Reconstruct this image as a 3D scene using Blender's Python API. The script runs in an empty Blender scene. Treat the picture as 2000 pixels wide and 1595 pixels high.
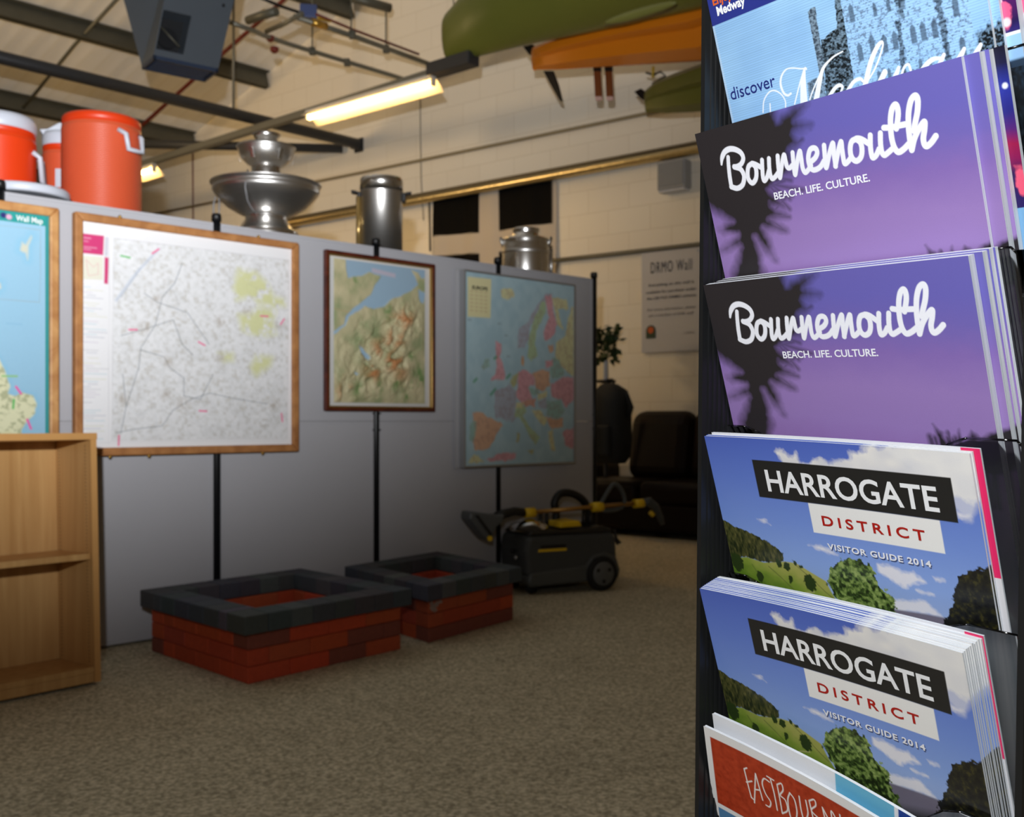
import bpy, math, random
import numpy as np
from mathutils import Vector, Matrix

random.seed(7)
sc = bpy.context.scene
COL = sc.collection

# ---------------------------------------------------------------- camera
CAMZ = 0.95
cam_data = bpy.data.cameras.new('camera')
cam_data.sensor_width = 36.0
cam_data.lens = 36.0
cam_data.shift_y = 24.5 / 2000.0
cam_data.clip_start = 0.02
cam_data.dof.use_dof = True
cam_data.dof.focus_distance = 0.69
cam_data.dof.aperture_fstop = 15.5
cam = bpy.data.objects.new('camera', cam_data)
cam.location = (0, 0, CAMZ)
cam.rotation_euler = (math.radians(90), 0, 0)
COL.objects.link(cam)
sc.camera = cam

# ---------------------------------------------------------------- view, world, big lights
vs = sc.view_settings
vs.view_transform = 'Standard'
vs.look = 'None'
vs.exposure = 0.0
vs.gamma = 1.0
vs.use_curve_mapping = False

world = bpy.data.worlds.new('world')
sc.world = world
world.use_nodes = True
world.node_tree.nodes['Background'].inputs[0].default_value = (1.0, 0.68, 0.36, 1)
world.node_tree.nodes['Background'].inputs[1].default_value = 0.062

# on-camera flash, held a little left of and above the lens, head turned up and left
FLASH_POS = Vector((-0.14, -0.12, 1.42))
fl = bpy.data.lights.new('photo_flash', 'SPOT')
fl.energy = 1400.0
fl.color = (0.95, 0.97, 1.0)
fl.spot_size = math.radians(93)
fl.spot_blend = 1.0
fl.shadow_soft_size = 0.035
flo = bpy.data.objects.new('photo_flash', fl)
flo.location = FLASH_POS
fa, fe = math.radians(-26), math.radians(27)
flo.rotation_euler = Vector((math.sin(fa)*math.cos(fe), math.cos(fa)*math.cos(fe), math.sin(fe))).to_track_quat('-Z', 'Y').to_euler()
COL.objects.link(flo)
# its weak spill to the sides, which reaches only what stands close by
sp_ = bpy.data.lights.new('flash_spill', 'POINT')
sp_.energy = 50.0
sp_.color = (0.95, 0.97, 1.0)
sp_.shadow_soft_size = 0.05
spo = bpy.data.objects.new('flash_spill', sp_)
spo.location = FLASH_POS + Vector((0, 0, 0.0))
COL.objects.link(spo)

# added warm spot, unseen at far left, to brighten upper wall and roof
hl = bpy.data.lights.new('wall_fill_spot', 'SPOT')
hl.energy = 480.0
hl.spot_size = math.radians(84)
hl.spot_blend = 1.0
hl.color = (1.0, 0.70, 0.36)
hl.shadow_soft_size = 0.5
hlo = bpy.data.objects.new('wall_fill_spot', hl)
hlo.location = (-7.5, 8.0, 3.9)
hlo.rotation_euler = (Vector((-1.8, 11.3, 4.1)) - Vector(hlo.location)).to_track_quat('-Z', 'Y').to_euler()
COL.objects.link(hlo)

# ---------------------------------------------------------------- helpers
def lin(c):
    return [(x / 255.0 / 12.92) if x / 255.0 <= 0.04045 else ((x / 255.0 + 0.055) / 1.055) ** 2.4 for x in c]

ORG = {}

class MB:
    def __init__(s):
        s.v = []; s.f = []; s.m = []; s.sm = []
    def add(s, vs_, fs, mi=0, sm=False):
        n = len(s.v)
        s.v += [tuple(p) for p in vs_]
        for f in fs:
            s.f.append([n + i for i in f]); s.m.append(mi); s.sm.append(sm)
        return s
    def box(s, o, ex, ey, ez, mi=0):
        o = Vector(o); ex = Vector(ex); ey = Vector(ey); ez = Vector(ez)
        if ex.cross(ey).dot(ez) < 0:
            o = o + ex; ex = -ex
        p = [o, o+ex, o+ex+ey, o+ey, o+ez, o+ex+ez, o+ex+ey+ez, o+ey+ez]
        return s.add(p, [(0,3,2,1),(4,5,6,7),(0,1,5,4),(1,2,6,5),(2,3,7,6),(3,0,4,7)], mi)
    def tube(s, pts, r, n=12, mi=0, caps=True, sm=True):
        pts = [Vector(p) for p in pts]
        rr = r if isinstance(r, (list, tuple)) else [r] * len(pts)
        vs_ = []; prev = None
        for i, p in enumerate(pts):
            t = (pts[min(i+1, len(pts)-1)] - pts[max(i-1, 0)]).normalized()
            if prev is None:
                a = Vector((0,0,1)) if abs(t.z) < 0.9 else Vector((1,0,0))
                u = t.cross(a).normalized()
            else:
                u = (prev - t * prev.dot(t)).normalized()
            prev = u; w = t.cross(u)
            for k in range(n):
                an = 2 * math.pi * k / n
                vs_.append(p + (u * math.cos(an) + w * math.sin(an)) * rr[i])
        fs = []
        for i in range(len(pts)-1):
            for k in range(n):
                a = i*n+k; b = i*n+(k+1) % n
                fs.append((a, b, b+n, a+n))
        s.add(vs_, fs, mi, sm)
        if caps:
            m = len(s.v) - len(vs_)
            s.f.append([m+k for k in range(n)][::-1]); s.m.append(mi); s.sm.append(False)
            s.f.append([m+(len(pts)-1)*n+k for k in range(n)]); s.m.append(mi); s.sm.append(False)
        return s
    def lathe(s, prof, c, n=48, mi=0, sm=True, X=(1,0,0), Y=(0,1,0), Z=(0,0,1), cap=True):
        c = Vector(c); X = Vector(X); Y = Vector(Y); Z = Vector(Z)
        vs_ = []
        for r, z in prof:
            for k in range(n):
                a = 2*math.pi*k/n
                vs_.append(c + X*(r*math.cos(a)) + Y*(r*math.sin(a)) + Z*z)
        fs = []
        for i in range(len(prof)-1):
            for k in range(n):
                a = i*n+k; b = i*n+(k+1) % n
                fs.append((a, b, b+n, a+n))
        m = len(s.v)
        s.add(vs_, fs, mi, sm)
        if cap:
            if prof[0][0] > 1e-5:
                s.f.append([m+k for k in range(n)][::-1]); s.m.append(mi); s.sm.append(False)
            if prof[-1][0] > 1e-5:
                s.f.append([m+(len(prof)-1)*n+k for k in range(n)]); s.m.append(mi); s.sm.append(False)
        return s
    def loft(s, rings, mi=0, sm=True, caps=True):
        n = len(rings[0]); vs_ = [p for r in rings for p in r]; fs = []
        for i in range(len(rings)-1):
            for k in range(n):
                a = i*n+k; b = i*n+(k+1) % n
                fs.append((a, b, b+n, a+n))
        m = len(s.v)
        s.add(vs_, fs, mi, sm)
        if caps:
            s.f.append([m+k for k in range(n)][::-1]); s.m.append(mi); s.sm.append(False)
            s.f.append([m+(len(rings)-1)*n+k for k in range(n)]); s.m.append(mi); s.sm.append(False)
        return s
    def prism(s, poly, e, mi=0, sm=False):
        e = Vector(e); a = [Vector(p) for p in poly]; n = len(a)
        fs = [list(range(n))[::-1], [n+i for i in range(n)]]
        for i in range(n):
            j = (i+1) % n
            fs.append([i, j, n+j, n+i])
        return s.add(a + [p+e for p in a], fs, mi, sm)
    def ball(s, c, r, n=16, mi=0, X=(1,0,0), Y=(0,1,0), Z=(0,0,1)):
        r = r if isinstance(r, (list, tuple)) else (r, r, r)
        prof = [(math.sin(math.pi*i/n) , -math.cos(math.pi*i/n)) for i in range(n+1)]
        prof[0] = (1e-6, -1); prof[-1] = (1e-6, 1)
        return s.lathe(prof, c, 2*n, mi, True, Vector(X)*r[0], Vector(Y)*r[1], Vector(Z)*r[2], cap=False)
    def build(s, name, mats, parent=None, bevel=0.0, seg=2, subsurf=0, local=False):
        if not isinstance(mats, (list, tuple)): mats = [mats]
        me = bpy.data.meshes.new(name)
        if local: org = Vector((0,0,0))
        elif parent is not None: org = ORG[parent.name]
        else:
            A = np.array(s.v); lo = A.min(0); hi = A.max(0)
            org = Vector(((lo[0]+hi[0])/2, (lo[1]+hi[1])/2, lo[2]))
        me.from_pydata([tuple(Vector(p)-org) for p in s.v], [], s.f)
        for m in mats: me.materials.append(m)
        me.polygons.foreach_set('material_index', s.m)
        me.polygons.foreach_set('use_smooth', s.sm)
        me.update()
        o = bpy.data.objects.new(name, me)
        COL.objects.link(o)
        if parent is not None: o.parent = parent
        elif not local: o.location = org
        ORG[o.name] = org
        if bevel:
            b = o.modifiers.new('bevel', 'BEVEL'); b.width = bevel; b.segments = seg; b.limit_method = 'ANGLE'; b.angle_limit = math.radians(40)
        if subsurf:
            b = o.modifiers.new('sub', 'SUBSURF'); b.levels = subsurf; b.render_levels = subsurf
        return o

def tag(o, label, cat, group=None):
    o['label'] = label; o['category'] = cat
    if group: o['group'] = group
    return o
def thing(name, label, cat, loc, group=None):
    o = bpy.data.objects.new(name, None); COL.objects.link(o)
    o.location = Vector(loc); o.empty_display_size = 0.05
    ORG[o.name] = Vector(loc)
    return tag(o, label, cat, group)
def struct(o):
    o['kind'] = 'structure'; return o

def gridmesh(name, P, C, mat, parent=None, extra=None, local=False):
    """P (ny,nx,3) positions, C (ny,nx,3) linear colours, extra = list of (verts, faces, colours)"""
    ny, nx = P.shape[:2]
    V = P.reshape(-1, 3); Cc = C.reshape(-1, 3)
    idx = np.arange(ny*nx).reshape(ny, nx)
    Q = np.stack([idx[:-1,:-1], idx[1:,:-1], idx[1:,1:], idx[:-1,1:]], -1).reshape(-1, 4); F = []
    Vs = [V]; Cs = [Cc]; n = len(V)
    for (ev, ef, ec) in (extra or []):
        ev = np.asarray(ev, float)
        Vs.append(ev); Cs.append(np.tile(np.asarray(ec, float), (len(ev), 1)))
        F += [[n+i for i in f] for f in ef]; n += len(ev)
    V = np.concatenate(Vs); Cc = np.concatenate(Cs)
    if local: org = np.zeros(3)
    elif parent is not None: org = np.array(ORG[parent.name])
    else: org = np.array([V[:,0].mean(), V[:,1].mean(), V[:,2].min()])
    me = bpy.data.meshes.new(name)
    lv = np.concatenate([Q.ravel()] + [np.array(f) for f in F]).astype(np.int32)
    ln = np.concatenate([np.full(len(Q), 4), np.array([len(f) for f in F], int)]).astype(np.int32)
    me.vertices.add(len(V)); me.vertices.foreach_set('co', (V-org).astype(np.float32).ravel())
    me.loops.add(len(lv)); me.loops.foreach_set('vertex_index', lv)
    me.polygons.add(len(ln)); me.polygons.foreach_set('loop_start', (np.cumsum(ln)-ln).astype(np.int32))
    me.materials.append(mat)
    at = me.color_attributes.new('Col', 'FLOAT_COLOR', 'POINT')
    at.data.foreach_set('color', np.concatenate([Cc, np.ones((len(Cc),1))], 1).astype(np.float32).ravel())
    nb = (ny-1)*(nx-1)
    me.polygons.foreach_set('use_smooth', [True]*nb + [False]*len(F))
    me.update(); me.validate()
    o = bpy.data.objects.new(name, me); COL.objects.link(o)
    if parent is not None: o.parent = parent
    elif not local: o.location = Vector(org)
    ORG[o.name] = Vector(org)
    return o

# pixel of the photograph -> ray from the camera (used only to measure where things stand)
def ray(px, py): return Vector(((px-1000)/2000.0, 1.0, -(py-822)/2000.0))
EYE = Vector((0, 0, CAMZ))
def hit(px, py, p0, n):
    d = ray(px, py); n = Vector(n)
    return EYE + d * ((Vector(p0)-EYE).dot(n) / d.dot(n))
def at(px, py, y): return EYE + ray(px, py) * y
def hitz(px, py, z): return hit(px, py, (0,0,z), (0,0,1))

# ---------------------------------------------------------------- materials
def nt_mat(name):
    m = bpy.data.materials.new(name); m.use_nodes = True
    nt = m.node_tree; b = nt.nodes['Principled BSDF']
    return m, nt, b
def mat(name, rgb, rough=0.6, metal=0.0, var=0.06, vscale=6.0, bump=0.0, bscale=200.0, spec=0.5, coat=0.0, stretch=None):
    m, nt, b = nt_mat(name)
    c = lin(rgb)
    tc = nt.nodes.new('ShaderNodeTexCoord'); mp = nt.nodes.new('ShaderNodeMapping')
    nt.links.new(tc.outputs['Object'], mp.inputs[0])
    if stretch: mp.inputs['Scale'].default_value = stretch
    no = nt.nodes.new('ShaderNodeTexNoise'); no.inputs['Scale'].default_value = vscale; no.inputs['Detail'].default_value = 4
    nt.links.new(mp.outputs[0], no.inputs['Vector'])
    mx = nt.nodes.new('ShaderNodeMix'); mx.data_type = 'RGBA'
    mx.inputs[6].default_value = [max(0, x*(1-var)) for x in c] + [1]
    mx.inputs[7].default_value = [min(1, x*(1+var)) for x in c] + [1]
    nt.links.new(no.outputs[0], mx.inputs[0])
    nt.links.new(mx.outputs[2], b.inputs['Base Color'])
    b.inputs['Roughness'].default_value = rough; b.inputs['Metallic'].default_value = metal
    b.inputs['Specular IOR Level'].default_value = spec
    b.inputs['Coat Weight'].default_value = coat
    if bump:
        n2 = nt.nodes.new('ShaderNodeTexNoise'); n2.inputs['Scale'].default_value = bscale; n2.inputs['Detail'].default_value = 3
        nt.links.new(mp.outputs[0], n2.inputs['Vector'])
        bp = nt.nodes.new('ShaderNodeBump'); bp.inputs['Strength'].default_value = bump; bp.inputs['Distance'].default_value = 0.004
        nt.links.new(n2.outputs[0], bp.inputs['Height']); nt.links.new(bp.outputs[0], b.inputs['Normal'])
    return m
def wood(name, c1, c2, rough=0.45, stretch=(30, 30, 1.5), scale=2.0, coat=0.0):
    m, nt, b = nt_mat(name)
    tc = nt.nodes.new('ShaderNodeTexCoord'); mp = nt.nodes.new('ShaderNodeMapping'); mp.inputs['Scale'].default_value = stretch
    nt.links.new(tc.outputs['Object'], mp.inputs[0])
    no = nt.nodes.new('ShaderNodeTexNoise'); no.inputs['Scale'].default_value = scale; no.inputs['Detail'].default_value = 6; no.inputs['Distortion'].default_value = 0.6
    nt.links.new(mp.outputs[0], no.inputs['Vector'])
    cr = nt.nodes.new('ShaderNodeValToRGB')
    cr.color_ramp.elements[0].position = 0.3; cr.color_ramp.elements[0].color = lin(c1) + [1]
    cr.color_ramp.elements[1].position = 0.7; cr.color_ramp.elements[1].color = lin(c2) + [1]
    nt.links.new(no.outputs[0], cr.inputs[0]); nt.links.new(cr.outputs[0], b.inputs['Base Color'])
    b.inputs['Roughness'].default_value = rough; b.inputs['Coat Weight'].default_value = coat
    return m
def printed(name, rough=0.35, coat=0.0, spec=0.5, grain=0.05, gscale=900.0):
    m, nt, b = nt_mat(name)
    a = nt.nodes.new('ShaderNodeVertexColor'); a.layer_name = 'Col'
    tc = nt.nodes.new('ShaderNodeTexCoord')
    no = nt.nodes.new('ShaderNodeTexNoise'); no.inputs['Scale'].default_value = gscale; no.inputs['Detail'].default_value = 2
    nt.links.new(tc.outputs['Object'], no.inputs['Vector'])
    mr = nt.nodes.new('ShaderNodeMapRange'); mr.inputs[3].default_value = 1-grain; mr.inputs[4].default_value = 1+grain
    nt.links.new(no.outputs[0], mr.inputs[0])
    hs = nt.nodes.new('ShaderNodeVectorMath'); hs.operation = 'SCALE'
    nt.links.new(a.outputs[0], hs.inputs[0]); nt.links.new(mr.outputs[0], hs.inputs['Scale'])
    nt.links.new(hs.outputs[0], b.inputs['Base Color'])
    b.inputs['Roughness'].default_value = rough; b.inputs['Coat Weight'].default_value = coat; b.inputs['Coat Roughness'].default_value = 0.12
    b.inputs['Specular IOR Level'].default_value = spec
    return m
def emit(name, rgb, st):
    m, nt, b = nt_mat(name)
    b.inputs['Base Color'].default_value = (0.8, 0.8, 0.8, 1)
    b.inputs['Emission Color'].default_value = lin(rgb) + [1]
    b.inputs['Emission Strength'].default_value = st
    return m
def clear(name, tint=(0.93, 0.95, 0.96), gl=0.12, rough=0.03):
    m, nt, b = nt_mat(name)
    nt.nodes.remove(b); out = nt.nodes['Material Output']
    tr = nt.nodes.new('ShaderNodeBsdfTransparent'); tr.inputs[0].default_value = list(tint) + [1]
    g = nt.nodes.new('ShaderNodeBsdfGlossy'); g.inputs['Roughness'].default_value = rough
    fr = nt.nodes.new('ShaderNodeFresnel'); fr.inputs[0].default_value = 1.49
    no = nt.nodes.new('ShaderNodeTexNoise'); no.inputs['Scale'].default_value = 40
    ml = nt.nodes.new('ShaderNodeMath'); ml.operation = 'MULTIPLY_ADD'; ml.inputs[1].default_value = 0.02; 
    nt.links.new(no.outputs[0], ml.inputs[0]); nt.links.new(fr.outputs[0], ml.inputs[2])
    mx = nt.nodes.new('ShaderNodeMixShader')
    nt.links.new(ml.outputs[0], mx.inputs[0]); nt.links.new(tr.outputs[0], mx.inputs[1]); nt.links.new(g.outputs[0], mx.inputs[2])
    nt.links.new(mx.outputs[0], out.inputs[0])
    return m

# ---------------------------------------------------------------- 2-D art tools (colours computed in code)
def vnoise(x, y, seed=0):
    rs = np.random.RandomState(seed); T = rs.rand(256, 256)
    xi = np.floor(x).astype(int); yi = np.floor(y).astype(int)
    fx = x-xi; fy = y-yi; fx = fx*fx*(3-2*fx); fy = fy*fy*(3-2*fy)
    g = lambda a, b: T[a & 255, b & 255]
    return (g(xi,yi)*(1-fx)+g(xi+1,yi)*fx)*(1-fy)+(g(xi,yi+1)*(1-fx)+g(xi+1,yi+1)*fx)*fy
def fbm(x, y, o=4, seed=0):
    r = 0; a = 0.5; t = 0
    for i in range(o):
        r = r + a*vnoise(x*2**i, y*2**i, seed+i); t += a; a *= 0.5
    return r/t
def segd(X, Y, a, b):
    ax, ay = a; bx, by = b; dx, dy = bx-ax, by-ay
    t = np.clip(((X-ax)*dx+(Y-ay)*dy)/max(dx*dx+dy*dy, 1e-9), 0, 1)
    return np.hypot(X-ax-t*dx, Y-ay-t*dy)
def polysd(X, Y, P):
    d = np.full(X.shape, 1e9); ins = np.zeros(X.shape, bool)
    n = len(P)
    for i in range(n):
        a = P[i]; b = P[(i+1) % n]
        d = np.minimum(d, segd(X, Y, a, b))
        if a[1] != b[1]:
            c = ((a[1] > Y) != (b[1] > Y)) & (X < (b[0]-a[0])*(Y-a[1])/(b[1]-a[1])+a[0])
            ins ^= c
    return np.where(ins, -d, d)
def pmask(X, Y, P, soft): return np.clip(0.5-polysd(X, Y, P)/(2*soft), 0, 1)
def lmask(X, Y, L, w, soft):
    d = np.full(X.shape, 1e9)
    for a, b in zip(L[:-1], L[1:]): d = np.minimum(d, segd(X, Y, a, b))
    return np.clip(0.5-(d-w)/(2*soft), 0, 1)
def cmask(X, Y, c, r, soft, ry=None):
    d = np.hypot(X-c[0], (Y-c[1])*(r/(ry or r)))-r
    return np.clip(0.5-d/(2*soft), 0, 1)
def over(C, m, rgb):
    return C*(1-m[..., None]) + np.asarray(lin(rgb) if not hasattr(rgb, 'shape') else rgb)*m[..., None]
def flat(X, rgb): return np.ones(X.shape+(1,))*np.asarray(lin(rgb))
def ramp(t, stops):
    xs = [s[0] for s in stops]; cs = np.array([lin(s[1]) for s in stops])
    return np.stack([np.interp(t, xs, cs[:, i]) for i in range(3)], -1)

def catmull(P, n=7):
    P = [np.array(p, float) for p in P]
    if len(P) < 3: return [P[0]+(P[-1]-P[0])*t for t in np.linspace(0, 1, n+1)]
    Q = [2*P[0]-P[1]]+P+[2*P[-1]-P[-2]]; out = []
    for i in range(1, len(Q)-2):
        a, b, c, d = Q[i-1:i+3]
        for k in range(n):
            t = k/n
            out.append(0.5*((2*b)+(c-a)*t+(2*a-5*b+4*c-d)*t*t+(3*b-a-3*c+d)*t**3))
    out.append(P[-1]); return out
def stroke2d(P, w, n=7, k=10):
    """round brush stroke -> 2-D verts and faces"""
    S = catmull(P, n); N = len(S); W = np.interp(np.linspace(0, 1, N), np.linspace(0, 1, len(w)), w)/2 if len(w) > 1 else np.full(N, w[0]/2)
    v = []; f = []
    for i in range(N):
        b = len(v)
        for j in range(k):
            a = 2*math.pi*j/k
            v.append((S[i][0]+W[i]*math.cos(a), S[i][1]+W[i]*math.sin(a)))
        f.append(list(range(b, b+k)))
    for i in range(N-1):
        t = S[i+1]-S[i]; L = np.hypot(*t)
        if L < 1e-9: continue
        nrm = np.array([-t[1], t[0]])/L; b = len(v)
        for p, r in ((S[i], W[i]), (S[i+1], W[i+1])):
            v += [tuple(p-nrm*r), tuple(p+nrm*r)]
        f.append([b, b+2, b+3, b+1])
    return v, f
def paint_strokes(C, U, V, L, rgb, soft=.22, dy=0.0):
    xs = U[0]; ys = V[:, 0]; M = np.zeros(U.shape)
    for P_, w in L:
        S = catmull(P_, 6); N = len(S)
        W = np.interp(np.linspace(0, 1, N), np.linspace(0, 1, len(w)), w)/2 if len(w) > 1 else np.full(N, w[0]/2)
        for i in range(N-1):
            a, b = S[i], S[i+1]; r = max(W[i], W[i+1])+soft+.3
            i0, i1 = np.searchsorted(xs, [min(a[0], b[0])-r, max(a[0], b[0])+r]); j0, j1 = np.searchsorted(ys, [min(a[1], b[1])-r, max(a[1], b[1])+r])
            if i1 <= i0 or j1 <= j0: continue
            X = U[j0:j1, i0:i1]; Y = V[j0:j1, i0:i1]; dx, dy_ = b-a
            t = np.clip(((X-a[0])*dx+(Y-a[1])*dy_)/max(dx*dx+dy_*dy_, 1e-9), 0, 1)
            d = np.hypot(X-a[0]-t*dx, Y-a[1]-t*dy_)-(W[i]+(W[i+1]-W[i])*t)
            M[j0:j1, i0:i1] = np.maximum(M[j0:j1, i0:i1], np.clip(.5-d/(2*soft), 0, 1))
    return over(C, M, rgb)
_tc = {}
def text2d(s, bold=0.0, space=1.0):
    """built-in font outline -> verts normalised so that width = 1, baseline 0, capital height = 1"""
    key = (s, bold, space)
    if key in _tc: return _tc[key]
    def get(t):
        cu = bpy.data.curves.new('t', 'FONT'); cu.body = t; cu.offset = bold; cu.space_character = space; cu.resolution_u = 4
        o = bpy.data.objects.new('t', cu); COL.objects.link(o)
        dg = bpy.context.evaluated_depsgraph_get()
        me = o.evaluated_get(dg).to_mesh()
        v = np.array([p.co[:2] for p in me.vertices]); f = [list(p.vertices) for p in me.polygons]
        o.evaluated_get(dg).to_mesh_clear()
        bpy.data.objects.remove(o); bpy.data.curves.remove(cu)
        return v, f
    v, f = get(s); h, _ = get('H')
    H = h[:,1].max()-h[:,1].min(); x0 = v[:,0].min(); w = v[:,0].max()-x0
    q = np.stack([(v[:,0]-x0)/w, (v[:,1]-h[:,1].min())/H], 1)
    _tc[key] = (q, f); return q, f
def text_in(s, x0, x1, base, cap, bold=0.0, space=1.0, slant=0.0):
    """text between x0 and x1, y measured downwards"""
    q, f = text2d(s, bold, space)
    v = np.stack([x0+q[:,0]*(x1-x0)+slant*q[:,1]*cap, base-q[:,1]*cap], 1)
    return v, f
# outlines of lettering and print on the covers (mm) and maps (0..1)
BOUR_A = [([(19.6,25.1),(21.3,20.9),(24.9,17.4),(29.9,16.3),(35.2,17.6),(39.6,20.7),(40.7,24.7),(37.9,28.0),(33.7,29.1),(30.9,28.9),(36.2,31.3),(38.2,35.8),(37.1,39.7),(34.5,42.6),(29.6,43.7),(24.4,41.8)],[2,4.4,4.6,4.4,4.2,4.0,4.0,4,4.2,4.2,4.2,4.2,4.2]),([(27.1,21.5),(26.0,27.0),(24.9,35.1),(24.6,41.9)],[3.6,3.8,4,4]),([(47.6,29.5),(44.0,30.9),(42.0,34.9),(41.7,39.4),(44.3,42.4),(47.9,40.5),(49.8,36.5),(49.9,32.2),(47.6,29.5),(50.9,30.8),(54.6,33.3)],[4]),([(56.9,28.9),(55.7,34.7),(54.8,40.1),(55.5,42.6),(58.5,40.5),(61.1,36.6)],[3.8]),([(63.1,29.0),(61.9,34.8),(61.6,39.7),(62.5,42.4),(65.4,41.6),(68.6,39.4)],[3.8]),([(70.9,28.7),(69.9,34.7),(69.3,42.8),(73.0,34.8),(76.3,29.0),(76.7,33.0),(77.0,36.9),(78.9,38.0),(82.1,36.4)],[3.8]),([(83.7,28.9),(82.9,35.1),(82.4,43.0),(85.9,35.6),(89.7,29.0),(89.8,33.4),(89.5,39.6),(90.6,42.9),(93.1,42.2),(96.5,39.4)],[3.8]),([(97.1,37.1),(100.8,35.4),(103.1,32.8),(102.9,30.1),(100.8,29.0),(98.1,29.7),(96.1,32.7),(95.2,36.3),(95.6,40.4),(97.6,42.5),(100.9,42.5),(104.2,41.2),(107.2,38.5)],[4]),([(109.5,29.1),(108.7,35.0),(108.0,42.8),(112.0,35.6),(116.4,29.0),(115.8,35.4),(115.4,43.2)],[3.9])]
BOUR_B = [([(115.2,43.1),(118.9,35.5),(122.6,29.3),(122.5,33.4),(122.2,38.8),(122.5,42.8),(125.1,42.1),(128.5,39.5)],[3.9]),([(134.0,29.7),(130.4,30.8),(128.4,35.0),(128.4,40.0),(131.2,42.8),(135.0,41.2),(136.8,37.0),(136.6,32.5),(134.0,29.7),(137.6,30.6),(142.7,34.5)],[4.1]),([(144.4,29.7),(143.2,36.0),(142.9,40.8),(143.6,43.0),(146.2,41.9),(148.8,38.8)],[4]),([(151.6,29.9),(150.6,35.2),(150.3,40.4),(151.6,42.9),(154.3,42.1),(158.9,39.8)],[4]),([(154.6,27.2),(159.3,28.0),(164.9,28.1),(170.1,28.2)],[4]),([(162.9,29.3),(164.8,24.5),(165.9,20.5),(165.8,17.0),(164.6,15.9),(162.4,17.6),(160.5,21.9),(159.4,26.9),(158.7,33.7),(159.3,39.5),(161.4,42.9),(165.1,42.1),(169.9,39.3)],[4.2]),([(170.6,43.4),(170.6,36.0),(171.3,28.5),(172.8,21.6),(175.5,15.8),(178.6,13.9),(179.8,16.4),(178.5,22.4),(176.0,28.2),(173.9,32.8)],[4.2]),([(170.7,43.3),(173.5,37.5),(177.4,32.7),(181.6,29.4),(181.0,33.4),(179.3,38.2),(179.3,41.6),(180.7,43.1),(183.9,41.6),(187.3,38.7)],[4.2])]
PALM = [[(-2.0,-5.6),(30.1,-0.7),(76.4,-2.5),(76.3,6.2),(83.2,4.4),(102.3,0.1),(90.4,9.2),(101.6,14.2),(87.1,17.1),(89.5,24.0),(81.8,26.9),(82.8,36.9),(75.0,36.7),(82.2,42.3),(64.9,41.6),(58.6,48.6),(68.5,62.0),(57.0,60.3),(67.7,68.1),(53.4,68.5),(65.7,78.7),(47.1,74.7),(51.1,97.5),(37.7,80.6),(37.3,105.7),(30.5,137.1),(-0.6,135.4),(9.4,103.3),(20.5,84.7),(3.5,85.3),(21.5,75.1),(4.4,70.5),(19.1,66.3),(0.7,54.1),(-4.2,47.2)],[(169.1,100.1),(173.1,105.6),(176.4,112.0),(178.9,104.2),(181.8,112.5),(185.7,103.0),(187.8,109.2),(194.1,103.9),(199.6,108.4),(221.3,99.4),(225.5,128.2),(174.1,130.2)]]
HPOLY = [[(41.6,15.7),(195.4,16.7),(195.5,43.6),(41.1,43.4)],[(84.7,45.5),(183.2,43.6),(182.5,63.2),(83.9,65.2)],[(-5.6,61.1),(-0.1,64.9),(10.8,69.7),(23.4,71.9),(39.6,77.4),(52.6,84.3),(51.7,90.8),(31.9,94.7),(16.1,92.6),(-1.2,96.7),(-15.6,94.9)],[(-25.0,96.3),(-1.2,96.7),(16.1,92.6),(31.9,94.7),(51.7,90.8),(62.4,90.3),(73.1,94.7),(86.2,99.8),(88.9,106.7),(105.5,136.3),(-47.6,172.0)],[(86.4,102.3),(92.7,90.2),(101.3,82.7),(109.0,78.5),(118.1,78.8),(125.1,82.3),(129.9,89.6),(131.0,96.4),(138.1,98.5),(140.9,106.0),(136.9,110.3),(141.9,116.2),(145.9,126.9),(91.1,139.6),(93.9,114.9),(91.5,107.4)],[(170.5,121.1),(176.5,107.0),(182.1,94.4),(189.0,80.2),(196.9,71.4),(203.5,69.8),(221.5,70.3),(213.3,121.7)],[(128.2,109.7),(140.8,109.5),(161.4,108.0),(176.4,107.6),(175.4,131.1),(116.8,145.7)],[(65.4,8.7),(73.7,10.5),(82.8,8.7),(84.1,15.1),(92.8,13.9),(101.5,12.1),(113.2,13.5),(124.6,8.8),(124.4,4.4),(134.9,2.6),(235.1,-14.8),(228.0,29.6),(207.4,28.9),(198.3,27.9),(188.4,23.8),(116.8,26.2),(71.1,20.8)],[(132.0,80.1),(140.7,79.7),(148.8,81.7),(158.4,81.2),(165.6,86.0),(157.0,88.7),(150.2,92.8),(141.1,89.9),(132.0,85.8)],[(34.5,60.8),(41.1,60.0),(46.4,63.8)],[(78.0,74.9),(89.4,74.4),(100.2,78.4),(88.7,77.5)],[(157.4,92.5),(169.9,93.5),(161.7,94.5)],[(171.1,81.2),(178.7,82.6),(172.8,84.2)],[(195.7,36.9),(204.8,38.3),(196.1,40.4)],[(127.9,105.1),(163.1,99.2),(173.1,107.2),(136.9,110.3)]]
HDOT = [[(5.2,98.3),(46.5,92.9),(53.6,94.3),(61.2,90.3),(25.4,106.9),(72.1,103.6),(54.2,103.7),(66.3,92.8)]]
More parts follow.
